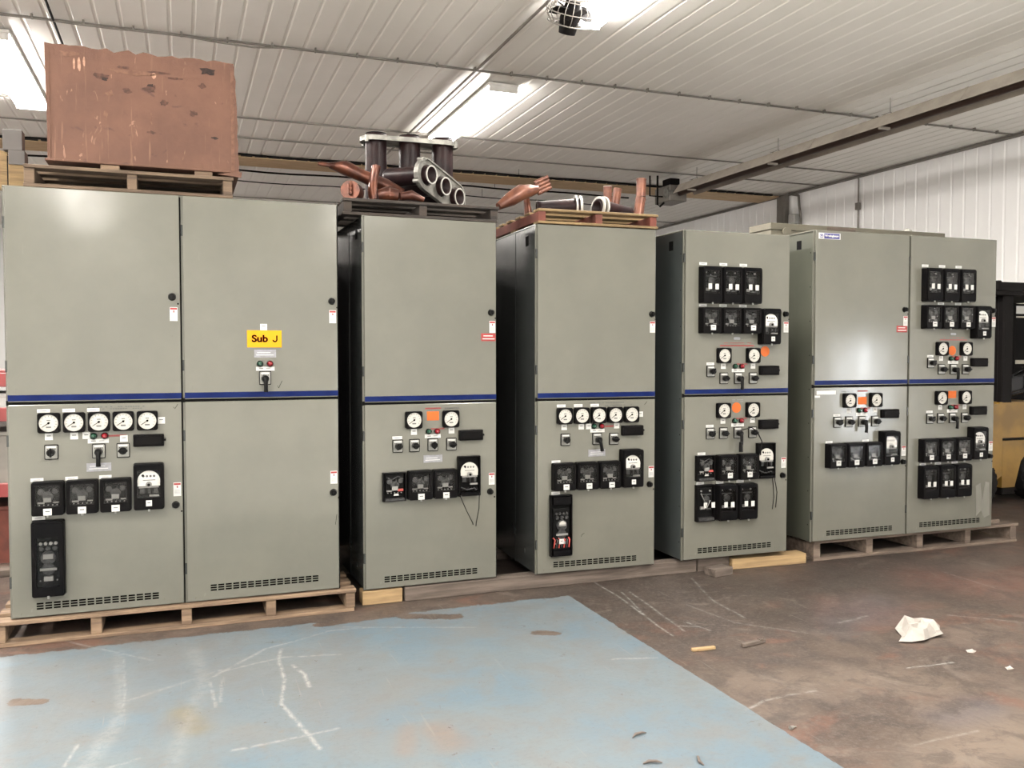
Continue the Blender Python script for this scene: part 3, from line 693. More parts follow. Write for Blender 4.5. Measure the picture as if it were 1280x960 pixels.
D['vent'] = vent_mesh(.612)
D['spark'] = None
def wire_mesh(pts, r=.003, mat='cable'):
    g = MB(); g.tube(pts, r, mat, 6); return g.mesh('wire')

# ------------------------------------------------------------------ cabinets
UW, UH, DEP = 0.8692, 2.286, 1.15
def put(name, key, par, u, v, y=-.0, label=None):
    o = link(name, D[key], par, (u, y, v))
    if label: o['label'] = label
    return o
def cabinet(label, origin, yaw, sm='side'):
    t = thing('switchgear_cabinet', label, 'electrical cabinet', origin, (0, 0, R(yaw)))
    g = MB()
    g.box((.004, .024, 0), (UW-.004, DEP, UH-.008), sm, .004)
    # front corner flanges the doors close against, roof sheet, seam strips and rivets
    g.box((.0, .020, 0), (.012, .030, UH-.006), 'cab'); g.box((UW-.012, .020, 0), (UW, .030, UH-.006), 'gapshade')  # right flange coloured near-black, standing in for the shaded gap between doors
    g.box((0, .018, UH-.010), (UW, DEP, UH), 'cab', .002)
    g.box((0, .012, 1.135), (UW, .024, 1.160), 'gapshade')
    for sx in (.006, UW-.006):
        g.box((sx-.004, .42, 0), (sx+.004, .435, UH-.01), sm)
    for k in range(9):
        z = .12+k*.25
        g.box((.0035, .05, z), (UW-.0035, .058, z+.008), 'darkmetal')
    g.box((.0028, .16, 2.16), (UW-.0028, .215, 2.225), 'gapshade')
    build(g, 'body', t)
    out = []
    for (z0, z1, nm) in ((.006, 1.138, 'door'), (1.152, UH-.003, 'door')):
        g = MB(); g.box((.010, 0, z0), (UW-.008, .020, z1), 'cab', .004, None, 2)
        g.box((.0, .006, z0+.16), (.0105, .019, z0+.22), 'side'); g.box((.0, .006, z1-.22), (.0105, .019, z1-.16), 'side')
        d = build(g, nm, t); out.append(d)
    low, up = out
    # the lower door and upper door share the layout of lock, keyhole and caution label
    g = MB(); g.box((.010, -.0012, 1.158), (UW-.008, .0005, 1.190), 'blue'); build(g, 'blue_stripe', up)
    return t, low, up
def lockset(d, u, v, cu, cv, hu, hv):
    put('lock_knob', 'lock', d, u, v); put('caution_label', 'caution', d, cu, cv); put('keyhole', 'keyhole', d, hu, hv)
def gauge(t, u, v, tg=None, st=None):
    o = put('panel_gauge', 'gauge', t, u, v); put('dial', 'dial', o, 0, 0); put('pointer', 'pointer', o, 0, 0)
def switch(t, u, v, kind='round_knob', rot=0):
    o = put('control_switch', 'plate', t, u, v); k = put('switch_handle', kind, o, 0, 0); k.rotation_euler = (0, R(rot), 0)
def relay(t, u, v, kind='relay', op=False, stick=((.0, -.068),), skey='sticker'):
    d = {'relay': .058, 'relay_tall': .062, 'meter': .066, 'relay_big': .062}[kind]
    nm = {'relay': 'protective_relay', 'relay_tall': 'protective_relay', 'meter': 'energy_meter', 'relay_big': 'protective_relay'}[kind]
    if op:
        o = put(nm, kind+'_open', t, u, v, label='black relay case with its cover off' if kind != 'meter' else 'black meter case with its cover off'); put('mechanism', kind+'_works_open', o, 0, 0)
        for (a, b_) in stick: put('sticker', skey, o, a, b_, -.046)
    else:
        o = put(nm, kind, t, u, v); put('mechanism', kind+'_works', o, 0, 0); put('glass', kind+'_glass', o, 0, 0)
        for (a, b_) in stick: put('sticker', skey, o, a, b_, -d)
    return o
def lamps(t, u, v):
    put('indicator_lamp', 'lamp_green', t, u, v, label='green indicator lamp'); put('indicator_lamp', 'lamp_red', t, u+.055, v, label='red indicator lamp')
def marking(t, u, v, w, h_, mat, dashes=True):
    g = MB(); n = max(3, int(w/.012)) if dashes else 1
    for i in range(n):
        if dashes and random.random() < .18: continue
        x0 = -w/2+i*w/n; g.box((x0, -.0010, -h_/2), (x0+w/n*(.8 if dashes else 1), 0, h_/2), mat)
    build(g, 'marking', t, (u, 0, v))
def scuff(t, u, v, pts):
    g = MB(); g.tube([(a, -.0006, b_) for a, b_ in pts], .0012, 'ink', 5); build(g, 'pen_mark', t, (u, 0, v))
def two_gauge_panel(t, v0=0.0, third=None, red=True, sw_left_dy=0.0, handle='pistol_handle'):
    """the repeated breaker control group: v0 = 0 for the lower door, .384 for the upper door"""
    gauge(t, .312, 1.040+v0); gauge(t, .552, 1.040+v0)
    put('name_label', 'tag', t, .316, .965+v0); put('name_label', 'tag', t, .560, .965+v0)
    lamps(t, .410, .964+v0); put('name_label', 'bigstrip', t, .437, .935+v0)
    marking(t, .470, .980+v0, .085, .009, 'redmark', False)
    put('name_label', 'strip', t, .210, .932+sw_left_dy+v0)
    switch(t, .212, .881+sw_left_dy+v0, rot=35); switch(t, .318, .881+v0, rot=90); switch(t, .436, .881+v0, handle); switch(t, .558, .880+v0, rot=90)
    put('test_switch', 'test', t, .684, .934+v0)

PAIR = [(-.024, -.012), (.030, -.014)]
# A1 -------------------------------------------------------------
A_or = (-0.861, 5.218, 0.134)
def along(o, yaw, d): return (o[0]+d*math.cos(R(yaw)), o[1]+d*math.sin(R(yaw)), o[2])
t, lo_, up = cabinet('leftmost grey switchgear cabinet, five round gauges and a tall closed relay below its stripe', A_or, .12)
lockset(up, .820, 1.722, .827, 1.627, .850, 1.684); lockset(lo_, .824, .563, .833, .650, .855, .526)
put('vent', 'vent', lo_, .432, .062)
for k in range(5): gauge(lo_, .201+k*.1208, 1.040)
for u in (.176, .296, .415): put('name_label', 'strip', lo_, u, 1.104)
put('name_label', 'tag', lo_, .755, 1.038)
for u in (.199, .320, .379): put('name_label', 'tag', lo_, u, .966)
put('name_label', 'tag', lo_, .564, .944); put('name_label', 'bigstrip', lo_, .437, .935)
lamps(lo_, .414, .962); marking(lo_, .530, .961, .095, .010, 'redmark', False); marking(lo_, .530, 1.119, .286, .006, 'engrave'); marking(lo_, .56, 1.108, .2, .005, 'engrave')
switch(lo_, .210, .884, rot=0); switch(lo_, .439, .881, 'pistol_handle'); switch(lo_, .560, .880, rot=90)
put('test_switch', 'test', lo_, .690, .931); put('tape_label', 'tape', lo_, .438, .793)
for u in (.193, .357, .521): relay(lo_, u, .641)
relay(lo_, .688, .679, 'meter', stick=((0, -.088),), skey='sticker_s')
for u in (.139, .304, .469): put('name_label', 'strip', lo_, u, .738)
put('name_label', 'strip', lo_, .143, .534); relay(lo_, .190, .321, 'relay_big', stick=())
scuff(lo_, .83, 1.115, [(-.012, -.004), (-.004, -.014), (.012, .012)])
# A2 -------------------------------------------------------------
t, lo_, up = cabinet('grey switchgear cabinet with the yellow Sub J sign on its upper door', along(A_or, .12, UW), .12)
lockset(up, .829, 1.716, .833, 1.625, .859, 1.679); lockset(lo_, .830, .583, .833, .673, .861, .550)
put('vent', 'vent', lo_, .440, .078)
sg = MB(); sg.box((-.096, -.003, -.049), (.096, 0, .049), 'yellow', .0008)
sgo = build(sg, 'sign', up, (.443, 0, 1.492)); sgo['label'] = 'yellow sign reading Sub J'
def text_mesh(body, size, mat, bold=0.0):
    cu = bpy.data.curves.new('lettering', 'FONT'); cu.body = body; cu.size = size; cu.extrude = .0006; cu.offset = bold
    cu.align_x = 'CENTER'; cu.align_y = 'CENTER'; cu.space_word = 1.15
    tmp = bpy.data.objects.new('tmp', cu); COL.objects.link(tmp)
    dg = bpy.context.evaluated_depsgraph_get(); me = bpy.data.meshes.new_from_object(tmp.evaluated_get(dg))
    bpy.data.objects.remove(tmp); me.materials.clear(); me.materials.append(M[mat]); me.name = 'lettering'
    return me
lt = link('lettering', text_mesh('Sub', .055, 'brown', .0022), sgo, (-.026, -.0036, .0), (R(90), 0, 0)); lt.scale = (1.12, 1, 1)
def jpoly():
    ro, ri = .0145, .0070; cx, cz = 0, -.0055
    p = [(ro, .0195), (ro, cz)]+[(cx+ro*math.cos(R(-a)), cz+ro*math.sin(R(-a))) for a in range(15, 181, 15)]
    p += [(-ri, cz)]+[(cx-ri*math.cos(R(-a)), cz+ri*math.sin(R(-a))) for a in range(15, 166, 15)]+[(ri, cz), (ri, .0195)]
    return p
g = MB(); g.prism(jpoly(), -.0042, -.0028, 'brown'); build(g, 'lettering', sgo, (.058, 0, .001))
put('name_label', 'tag', up, .439, 1.560); put('tape_label', 'tape', up, .446, 1.408)
lamps(up, .417, 1.349); put('name_label', 'bigstrip', up, .446, 1.321); switch(up, .444, 1.268, 'pistol_handle')
scuff(up, .528, 1.228, [(-.015, -.005), (-.009, -.02), (.012, .022)])
scuff(lo_, .845, .42, [(-.004, -.03), (.004, .03)])
# B --------------------------------------------------------------
B_or = (1.030, 5.277, 0.091)
t, lo_, up = cabinet('grey switchgear cabinet under the dark pallet, red tag on its upper door', B_or, 1.03)
lockset(up, .826, 1.712, .835, 1.620, .856, 1.676); lockset(lo_, .819, .564, .830, .646, .849, .528)
put('red_tag', 'redtag', up, .808, 1.554); put('vent', 'vent', lo_, .432, .060)
two_gauge_panel(lo_, handle='round_knob'); put('orange_sticker', 'orange_sq', lo_, .439, 1.061); marking(lo_, .440, 1.108, .103, .010, 'redmark', False); marking(lo_, .565, 1.107, .10, .008, 'engrave')
put('tape_label', 'tape', lo_, .438, .793)
relay(lo_, .185, .633, op=True, stick=()); relay(lo_, .346, .636); relay(lo_, .507, .636)
relay(lo_, .669, .675, 'meter', op=True, stick=())
link('loose_wire', wire_mesh([(.605, -.03, .555), (.64, -.06, .46), (.676, -.07, .385), (.679, -.07, .372)]), lo_)
link('loose_wire', wire_mesh([(.735, -.03, .575), (.722, -.06, .47), (.700, -.07, .385), (.698, -.07, .362)]), lo_)
# C --------------------------------------------------------------
C_or = (2.152, 5.250, 0.094)
t, lo_, up = cabinet('grey switchgear cabinet under the red stringer pallet, five gauges and an opened tall relay', C_or, -1.87)
lockset(up, .833, 1.713, .839, 1.626, .860, 1.679); lockset(lo_, .822, .558, .835, .643, .853, .523)
put('vent', 'vent', lo_, .427, .060)
for k in range(5): gauge(lo_, .194+k*.1208, 1.038)
for u in (.174, .295, .413): put('name_label', 'strip', lo_, u, 1.104)
put('name_label', 'tag', lo_, .751, 1.037)
for u in (.195, .317, .371, .575): put('name_label', 'tag', lo_, u, .964)
put('name_label', 'bigstrip', lo_, .434, .935); lamps(lo_, .408, .964); marking(lo_, .510, .962, .085, .012, 'redmark', False)
marking(lo_, .50, 1.119, .26, .006, 'engrave'); marking(lo_, .589, 1.103, .2, .005, 'engrave')
switch(lo_, .203, .882, rot=20); switch(lo_, .430, .881, 'pistol_handle', -12); switch(lo_, .552, .877, rot=90)
put('tape_label', 'tape', lo_, .430, .787); put('test_switch', 'test', lo_, .683, .931)
for u in (.183, .346, .509): relay(lo_, u, .641, stick=((.006, -.064),))
relay(lo_, .672, .678, 'meter', stick=((0, -.088),), skey='sticker_s')
put('name_label', 'strip', lo_, .138, .738); put('name_label', 'strip', lo_, .136, .532); relay(lo_, .166, .321, 'relay_big', op=True, stick=((-.006, -.10),), skey='sticker_s')
scuff(lo_, .33, .245, [(-.012, -.012), (-.006, 0), (.012, .010)]); scuff(lo_, .79, 1.11, [(-.01, -.01), (.01, .012)])
# D --------------------------------------------------------------
D_or = (3.230, 5.211, 0.103)
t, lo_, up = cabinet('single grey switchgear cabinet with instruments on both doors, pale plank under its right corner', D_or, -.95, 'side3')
lockset(up, .828, 1.720, .836, 1.627, .860, 1.683); lockset(lo_, .818, .560, .828, .651, .850, .525)
put('vent', 'vent', lo_, .427, .064)
for u in (.190, .352, .515):
    relay(up, u, 1.911, 'relay_tall', stick=PAIR, skey='sticker_n'); put('name_label', 'strip', up, u-.043, 2.057)
for i, u in enumerate((.190, .352, .515)):
    relay(up, u, 1.667, stick=((.006, -.050),) if i != 1 else ()); put('name_label', 'strip', up, u-.043, 1.772)
relay(up, .674, 1.629, 'meter', stick=((.006, -.088),), skey='sticker_s')
put('name_label', 'oval', up, .425, 1.543); marking(up, .427, 1.493, .28, .010, 'redmark', False); marking(up, .427, 1.512, .24, .005, 'redmark')
two_gauge_panel(up, .384, sw_left_dy=.050); put('orange_sticker', 'orange_dot', up, .660, 1.453)
two_gauge_panel(lo_, 0.0); put('orange_sticker', 'orange_dot', lo_, .426, 1.057); marking(lo_, .438, 1.112, .092, .006, 'greyink'); marking(lo_, .438, 1.100, .092, .006, 'greyink')
relay(lo_, .164, .643, op=True, stick=()); relay(lo_, .336, .640, stick=((.006, -.052),)); relay(lo_, .504, .640, stick=((.0, -.052),))
relay(lo_, .662, .675, 'meter', op=True, stick=())
relay(lo_, .164, .400, 'relay_tall', op=True, stick=[(-.012, -.012), (.050, -.012)], skey='sticker_n')
relay(lo_, .331, .398, 'relay_tall', stick=PAIR, skey='sticker_n'); relay(lo_, .497, .396, 'relay_tall', stick=PAIR, skey='sticker_n')
for u, v in ((.145, .741), (.136, .536), (.294, .535), (.461, .534)): put('name_label', 'strip', lo_, u, v)
link('loose_wire', wire_mesh([(.73, -.03, .55), (.738, -.05, .45), (.728, -.05, .34)]), lo_); link('loose_wire', wire_mesh([(.715, -.03, .55), (.712, -.05, .42), (.70, -.05, .33)]), lo_)
link('loose_wire', wire_mesh([(.575, -.04, .885), (.592, -.07, .82), (.592, -.055, .72)], .004), lo_)
link('loose_wire', wire_mesh([(.43, -.045, .90), (.50, -.075, .92), (.56, -.05, .895)], .004), lo_)
g = MB(); g.tube([(0, 0, 0), (0, -.005, -.05)], .003, 'cable', 6); g.tube([(0, -.005, -.05), (0, -.006, -.12)], [.012, .015], 'knob', 10); build(g, 'hanging_grip', lo_, (.425, -.055, .87))
# E1 -------------------------------------------------------------
E_or = (4.312, 5.193, 0.153); EY = -1.34
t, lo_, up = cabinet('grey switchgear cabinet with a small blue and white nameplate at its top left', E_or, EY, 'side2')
lockset(up, .823, 1.720, .833, 1.633, .856, 1.686); lockset(lo_, .828, .563, .836, .646, .855, .53)
put('red_tag', 'redtag', up, .800, 1.573); put('vent', 'vent', lo_, .437, .061)
np_ = build(lab_mesh(.192, .044, 'white'), 'nameplate', up, (.125, 0, 2.243)); np_['label'] = 'blue and white nameplate'
g = MB(); g.box((-.048, -.0026, -.019), (.088, -.0016, .019), 'navy'); g.ringplate(circ(-.072, 0, .016), [circ(-.072, 0, .0135)], -.0026, -.0016, 'navy')
g.box((-.080, -.0026, -.010), (-.064, -.0016, -.0075), 'navy')
build(g, 'emblem_band', np_)
link('lettering', text_mesh('Westinghouse', .0215, 'white', .0009), np_, (.020, -.0032, .001), (R(90), 0, 0))
link('lettering', text_mesh('W', .017, 'navy', .0009), np_, (-.072, -.0032, .002), (R(90), 0, 0))
two_gauge_panel(lo_); put('orange_sticker', 'orange_sq', lo_, .441, 1.036); marking(lo_, .442, 1.108, .092, .010, 'redmark', False); marking(lo_, .30, 1.108, .11, .005, 'engrave')
g = lab_mesh(.170, .028, 'white'); g.box((-.10, -.0016, -.035), (-.055, 0, -.020), 'white'); build(g, 'name_label', lo_, (.113, 0, 1.100))
for u in (.186, .350, .515): relay(lo_, u, .636, stick=((.0, -.052),))
relay(lo_, .672, .677, 'meter', stick=((.0, -.084),), skey='sticker_s')
put('name_label', 'strip', lo_, .143, .733); put('name_label', 'strip', lo_, .475, .734)
# E2 -------------------------------------------------------------
t, lo_, up = cabinet('rightmost grey switchgear cabinet with instruments on both doors, beside the yellow forklift', along(E_or, EY, UW), EY)
lockset(up, .831, 1.726, .842, 1.636, .857, 1.688); lockset(lo_, .826, .572, .837, .652, .855, .53)
put('vent', 'vent', lo_, .437, .066)
for u in (.190, .355, .520):
    relay(up, u, 1.911, 'relay_tall', stick=PAIR, skey='sticker_n'); put('name_label', 'strip', up, u-.045, 2.057)
for u in (.190, .355, .520): relay(up, u, 1.667, stick=((.004, -.056),))
for u in (.305, .476): put('name_label', 'strip', up, u, 1.772)
relay(up, .680, 1.631, 'meter', stick=((.0, -.088),), skey='sticker_s')
put('name_label', 'oval', up, .435, 1.538); marking(up, .437, 1.493, .27, .008, 'redmark', False); marking(up, .437, 1.510, .22, .004, 'redmark')
two_gauge_panel(up, .384, sw_left_dy=.050); put('orange_sticker', 'orange_dot', up, .426, 1.409)
two_gauge_panel(lo_, .005); put('orange_sticker', 'orange_sq', lo_, .434, 1.068); marking(lo_, .45, 1.118, .14, .004, 'engrave')
for u in (.185, .350, .514): relay(lo_, u, .642, stick=((.0, -.050),))
relay(lo_, .670, .684, 'meter', stick=((.0, -.088),), skey='sticker_s')
for u in (.185, .350, .514): relay(lo_, u, .399, 'relay_tall', stick=PAIR, skey='sticker_n')
for u, v in ((.154, .534), (.303, .535), (.471, .537)): put('name_label', 'strip', lo_, u, v)

t = thing('gap_backing', 'plain dark enclosure standing behind the middle cabinets, glimpsed through the gaps', 'backing', (-.75, 6.95, 0))  # added dark box behind the row, keeps the gaps between cabinets black
g = MB(); g.box((0, 0, 0), (5.4, .6, 2.25), 'darkmetal', .006); build(g, 'body', t)
for k in range(5):
    g = MB(); g.box((.03+k*1.07, -.02, .1), (1.05+k*1.07, 0, 2.2), 'darkmetal', .004); build(g, 'door', t)
g = MB(); g.prism([(.70, .10), (.69, .34), (.74, .36), (.76, .22), (.79, .37), (.83, .36), (.84, .10), (.78, .08), (.75, .14)][::-1], -.0006, 0, 'rub'); build(g, 'rub_mark', lo_)
# taller tan cabinet behind
g = MB(); g.box((0, 0, 0), (2.05, .30, 2.70), 'tancab', .006); g.box((-.01, -.012, 2.66), (2.06, .31, 2.72), 'tancab', .004)
t = thing('tan_cabinet', 'taller tan steel cabinet whose top shows behind the two rightmost switchgear cabinets', 'electrical cabinet', (5.00, 6.62, 0)); build(g, 'body', t)
for k in range(2):
    g = MB(); g.box((.03+k*1.0, -.02, .1), (1.01+k*1.0, 0, 2.62), 'tancab', .004); build(g, 'door', t)
g = MB(); g.tube([(0, 0, 0), (0, -.02, 0)], .045, 'tancab', 20); build(g, 'knockout_cap', t, (.16, -.012, 2.64))
g = MB(); g.box((.62, -.0135, 2.665), (.95, -.012, 2.715), 'wood2'); build(g, 'rust_stain', t)
g = MB(); g.tube([(0, 0, 0), (0, 0, .03), (0, 0, .05)], [.05, .04, .015], 'ring', 14)
tag(build(g, 'white_cap', None, (6.72, 6.75, 2.72)), 'small white cap sitting on top of the tan cabinet', 'cap')

# ------------------------------------------------------------------ pallets and lumber
def pallet(label, loc, w, d, h_, nstr, ndeck, mat, smat=None, yaw=0, bth=.018, sw=.045, left_over=0.0, broken=False):
    smat = smat or mat
    t = thing('wooden_pallet', label, 'pallet', loc, (0, 0, R(yaw)))
    rnd = random.Random(hash(label) % 1000 if False else len(label))
    for i in range(nstr):
        x = i*(w-sw)/(nstr-1)
        g = MB(); g.box((x, .01, bth), (x+sw, d-.01, h_-bth), smat, .003); build(g, 'stringer', t)
    bw = .10
    for i in range(ndeck):
        y = i*(d-bw)/(ndeck-1); a = rnd.uniform(0, .012); b_ = rnd.uniform(0, .012)
        g = MB(); g.box((-a, y, h_-bth), (w+b_, y+bw, h_), mat, .002); build(g, 'deck_board', t)
    for i in range(3):
        y = i*(d-bw)/2
        g = MB(); g.box((rnd.uniform(-.01, .01), y, 0), (w+rnd.uniform(-.01, .01), y+bw, bth), mat, .002); build(g, 'bottom_board', t)
    return t
pallet('long weathered pallet on the floor under the two leftmost cabinets', (-.935, 5.19, .0), 1.895, 1.2, .133, 5, 7, 'wood', None, .12, .02, .055)
pallet('long weathered pallet on the floor under the two rightmost cabinets', (4.375, 5.235, .0), 2.02, 1.15, .150, 5, 7, 'wood5', 'wood5', EY*.6, .022, .060)
pallet('pale wooden pallet on top of the leftmost cabinet, under the brown crate', (-.760, 5.235, 2.4205), 1.045, 1.0, .118, 3, 6, 'wood6', None, 0, .018, .05)
pallet('dark stained pallet on a cabinet top, loaded with the upright insulator assembly', (.925, 5.30, 2.3775), .985, 1.0, .100, 3, 6, 'wood4', 'wood4', 0, .018, .05)
pallet('yellowish pallet with red painted stringers on a cabinet top', (2.165, 5.235, 2.3805), .85, 1.0, .095, 3, 6, 'wood7', 'redwood', -1.9, .016, .05)
def lump(name, label, cat, a, b_, mat, loc, yaw=0, bev=.004):
    g = MB(); g.box(a, b_, mat, bev); return tag(build(g, name, None, loc, (0, 0, R(yaw))), label, cat)
lump('timber_beam', 'long grey timber beam lying under the front of the two middle cabinets', 'timber', (0, 0, 0), (2.10, .10, .088), 'wood2', (1.285, 5.285, 0), -.3)
lump('timber_beam', 'grey timber beam under the back of the two middle cabinets', 'timber', (0, 0, 0), (2.20, .10, .088), 'wood2', (1.02, 6.1, 0))
lump('timber_block', 'short yellow timber under the left corner of the cabinet with the red tag and wires', 'timber', (0, 0, 0), (.25, .10, .086), 'wood3', (1.02, 5.285, 0), 0)
lump('timber_plank', 'pale timber plank under the right corner of the single two-door instrument cabinet', 'timber', (0, 0, 0), (.62, .12, .075), 'wood3', (3.66, 5.24, 0), -3)
lump('timber_beam', 'grey timber beam under the left end of the single two-door instrument cabinet', 'timber', (0, 0, 0), (.26, .12, .090), 'wood2', (3.395, 5.27, 0), 0)
lump('timber_beam', 'grey timber beam under the back of the single two-door instrument cabinet', 'timber', (0, 0, 0), (1.0, .12, .098), 'wood2', (3.20, 6.1, 0), 0)
lump('timber_block', 'small grey offcut block lying loose on the floor in front of the cabinets', 'timber', (0, 0, 0), (.17, .11, .055), 'wood2', (3.42, 5.09, 0), 12)

# ------------------------------------------------------------------ brown crate on the left pallet
t = thing('fibreboard_crate', 'large battered brown fibreboard crate with torn edges standing on a pallet', 'crate', (-.650, 5.27, 2.5385))
w, h_, d_ = .955, .610, .85; z0 = .042
def torn(w, h_, seed, rightdx=0.0, z0=.042):
    rn = random.Random(seed); pts = [(0, z0), (0.0, z0+h_*.3), (-.004, z0+h_*.7), (-.006, z0+h_)]
    n = 26
    for i in range(1, n): pts.append((w*i/n, z0+h_ + rn.uniform(-.008, .006) - (.012 if 8 < i < 20 and i % 3 == 0 else 0)))
    pts.append((w-.004, z0+h_-.004))
    for i in range(1, 12): pts.append((w+rightdx*i/12+rn.uniform(-.006, .006), z0+h_*(1-i/12)))
    pts.append((w+rightdx, z0)); return pts
g = MB(); g.prism(torn(w, h_, 3, .018), 0, .018, 'crate')
rc = random.Random(11)
for (px, py, pw, ph, mm) in ((123, 97, 22, 9, 'gouge'), (127, 100, 10, 5, 'gouge2'), (155, 115, 13, 7, 'gouge'), (183, 112, 19, 11, 'gouge'), (184, 108, 9, 5, 'gouge2'), (200, 130, 13, 8, 'gouge'), (257, 89, 24, 11, 'gouge2'), (250, 108, 12, 7, 'gouge'),
        (237, 143, 12, 8, 'gouge'), (185, 167, 14, 5, 'gouge'), (266, 175, 11, 4, 'gouge2'), (150, 86, 16, 4, 'gouge'), (195, 92, 30, 3, 'gouge'), (215, 99, 22, 3, 'gouge'), (134, 118, 12, 9, 'gouge3'), (160, 92, 62, 7, 'gouge3'),
        (91, 82, 3, 14, 'pale_tear'), (97, 83, 4, 18, 'pale_tear'), (103, 80, 3, 12, 'pale_tear'), (188, 96, 6, 8, 'pale_tear'), (184, 150, 3, 16, 'gouge3'), (128, 145, 5, 12, 'gouge3'), (85, 70, 24, 9, 'gouge3')):
    yt = 57+21*(px-58)/234; cx = (px-58)/234*w; cz = z0+h_-(py-yt)/140*h_; n = 14
    poly = []
    for i in range(n):
        a = -2*math.pi*i/n; q = rc.uniform(.55, 1.15) if mm != 'pale_tear' else rc.uniform(.85, 1.1)
        poly.append((cx+math.cos(a)*pw/234*w*.5*q, cz+math.sin(a)*ph/140*h_*.5*q))
    g.prism(poly, -.0015 if mm != 'gouge2' else -.0022, .001, mm)
g.box((.008, -.004, z0+h_*.02), (.016, 0, z0+h_*.97), 'crate'); g.box((w-.022, -.004, z0), (w-.004, 0, z0+h_*.95), 'gouge3')
build(g, 'front_panel', t)
g = MB(); g.prism(torn(w, h_, 5, .018), d_-.018, d_, 'crate'); build(g, 'back_panel', t)
for xx in (.0, w-.018):
    g = MB(); g.box((xx, .019, z0), (xx+.018, d_-.019, z0+h_-.012), 'crate'); build(g, 'side_panel', t)
g = MB(); g.box((-.012, -.012, z0-.012), (w+.024, d_+.012, z0), 'crate', .002)
g.prism([(w-.10, z0-.025), (w+.03, z0-.036), (w+.035, z0-.005), (w-.02, z0-.010)], -.014, -.006, 'crate'); build(g, 'bottom_tray', t)
for xx in (.255, .735):
    g = MB(); g.box((xx, 0, 0), (xx+.095, d_, z0-.012), 'wood', .002); build(g, 'runner', t)
# timber post and board at the far left on the cabinet top
t = thing('timber_bracket', 'short timber post with a grey steel cap on the leftmost cabinet top', 'timber', (-.845, 5.46, 2.4205))
g = MB(); g.box((-.02, 0, 0), (.06, .09, .225), 'wood7', .004); build(g, 'post', t)
g = MB(); g.box((-.018, -.004, .150), (.062, .094, .228), 'capgrey', .002); g.box((-.045, -.002, .228), (.05, .09, .34), 'capgrey', .002); build(g, 'steel_cap', t)
g = MB(); g.prism([(-.13, .04), (-.06, .01), (-.03, .02), (-.028, .22), (-.13, .25)], .03, .05, 'wood7'); g.tube([(-.025, .02, .0), (-.025, .02, .20)], .004, 'darkmetal', 6); build(g, 'board', t)

# ------------------------------------------------------------------ three-phase insulator assemblies
def stadium(L, r, n=10):
    pts = []
    for k in range(n+1): a = R(-90+180*k/n); pts.append((L/2+r*math.cos(a), r*math.sin(a)))
    for k in range(n+1): a = R(90+180*k/n); pts.append((-L/2+r*math.cos(a), r*math.sin(a)))
    return pts
def insulator3(label, loc, rot, length, pitch=.225, r=.062, ringmat='ring'):
    """tubes run along +Y from the plate; plate lies in XZ"""
    t = thing('insulator_assembly', label, 'insulator', loc, rot)
    holes = [circ(k*pitch, 0, r+.006, 24) for k in (-1, 0, 1)]
    g = MB(); g.ringplate(stadium(pitch*2+.02, .098), holes, 0, .012, 'alu')
    g.ringplate(stadium(pitch*2+.02, .104), [stadium(pitch*2+.02, .094)], -.010, .022, 'alu')
    for sx in (-1, 1):
        for sz in (-1, 1): g.tube([(sx*(pitch+.075), -.01, sz*.075), (sx*(pitch+.075), .035, sz*.075)], .014, 'alu', 8)
    build(g, 'flange_plate', t)
    for k in (-1, 0, 1):
        g = MB(); x = k*pitch
        n = 28; prof = [(-.035, r-.002), (-.02, r), (length*.5, r), (length-.02, r+.004), (length, r)]
        prof_in = [(length, r-.010), (-.035, r-.010)]
        loop = prof+prof_in; vs = []
        for (yy, rr) in loop:
            for j in range(n): a = 2*math.pi*j/n; vs.append((x+rr*math.cos(a), yy, rr*math.sin(a)))
        m_ = len(loop); fs = [(i*n+j, i*n+(j+1) % n, ((i+1) % m_)*n+(j+1) % n, ((i+1) % m_)*n+j) for i in range(m_) for j in range(n)]
        g.add(vs, fs, 'maroon', True); tb = build(g, 'insulator_tube', t)
        g = MB(); g.ringplate(circ(x, 0, r-.001, 28), [circ(x, 0, r-.009, 28)], -.040, -.034, ringmat); build(g, 'end_ring', tb)
    return t
# upright: tubes hang down from the plate
insulator3('three dark maroon insulator tubes standing upright under a cast flange plate', (1.543, 6.15, 3.045), (R(-90), 0, R(-2)), .565, .240, r=.076, ringmat='black')
# lying: plate turned to the right, tubes running back to the left
ax = Vector((-.62, .78, .04)).normalized(); row = Vector((.75, .60, -.28)); row = (row-ax*row.dot(ax)).normalized(); upv = row.cross(ax).normalized()
RM = Matrix((row, ax, upv)).transposed().to_euler()
insulator3('dark insulator tubes lying on their side, pale flange plate with holes facing right', (1.62, 5.60, 2.640), RM, .32, .168, r=.060)

def bushing(label, a, b_, flip=False):
    a, b_ = Vector(a), Vector(b_); d = (b_-a); L = d.length
    q = d.to_track_quat('Y', 'Z').to_euler()
    t = thing('bushing', label, 'insulator', a, q)
    g = MB(); n = 28
    loop = [(0, .060), (.02, .064), (.10, .058), (L-.03, .050), (L, .054), (L, .036), (0, .044)]; vs = []
    for (yy, rr) in loop:
        for j in range(n): an = 2*math.pi*j/n; vs.append((rr*math.cos(an), yy, rr*math.sin(an)))
    m_ = len(loop); fs = [(i*n+j, i*n+(j+1) % n, ((i+1) % m_)*n+(j+1) % n, ((i+1) % m_)*n+j) for i in range(m_) for j in range(n)]
    g.add(vs, fs, 'maroon', True); build(g, 'insulator_tube', t)
    g = MB(); g.ringplate(circ(0, 0, .078), [circ(0, 0, .062)], .006, .022, 'ring'); g.ringplate(circ(0, 0, .084), [circ(0, 0, .066)], .040, .052, 'ring'); build(g, 'flange_ring', t)
ZP = 2.4755
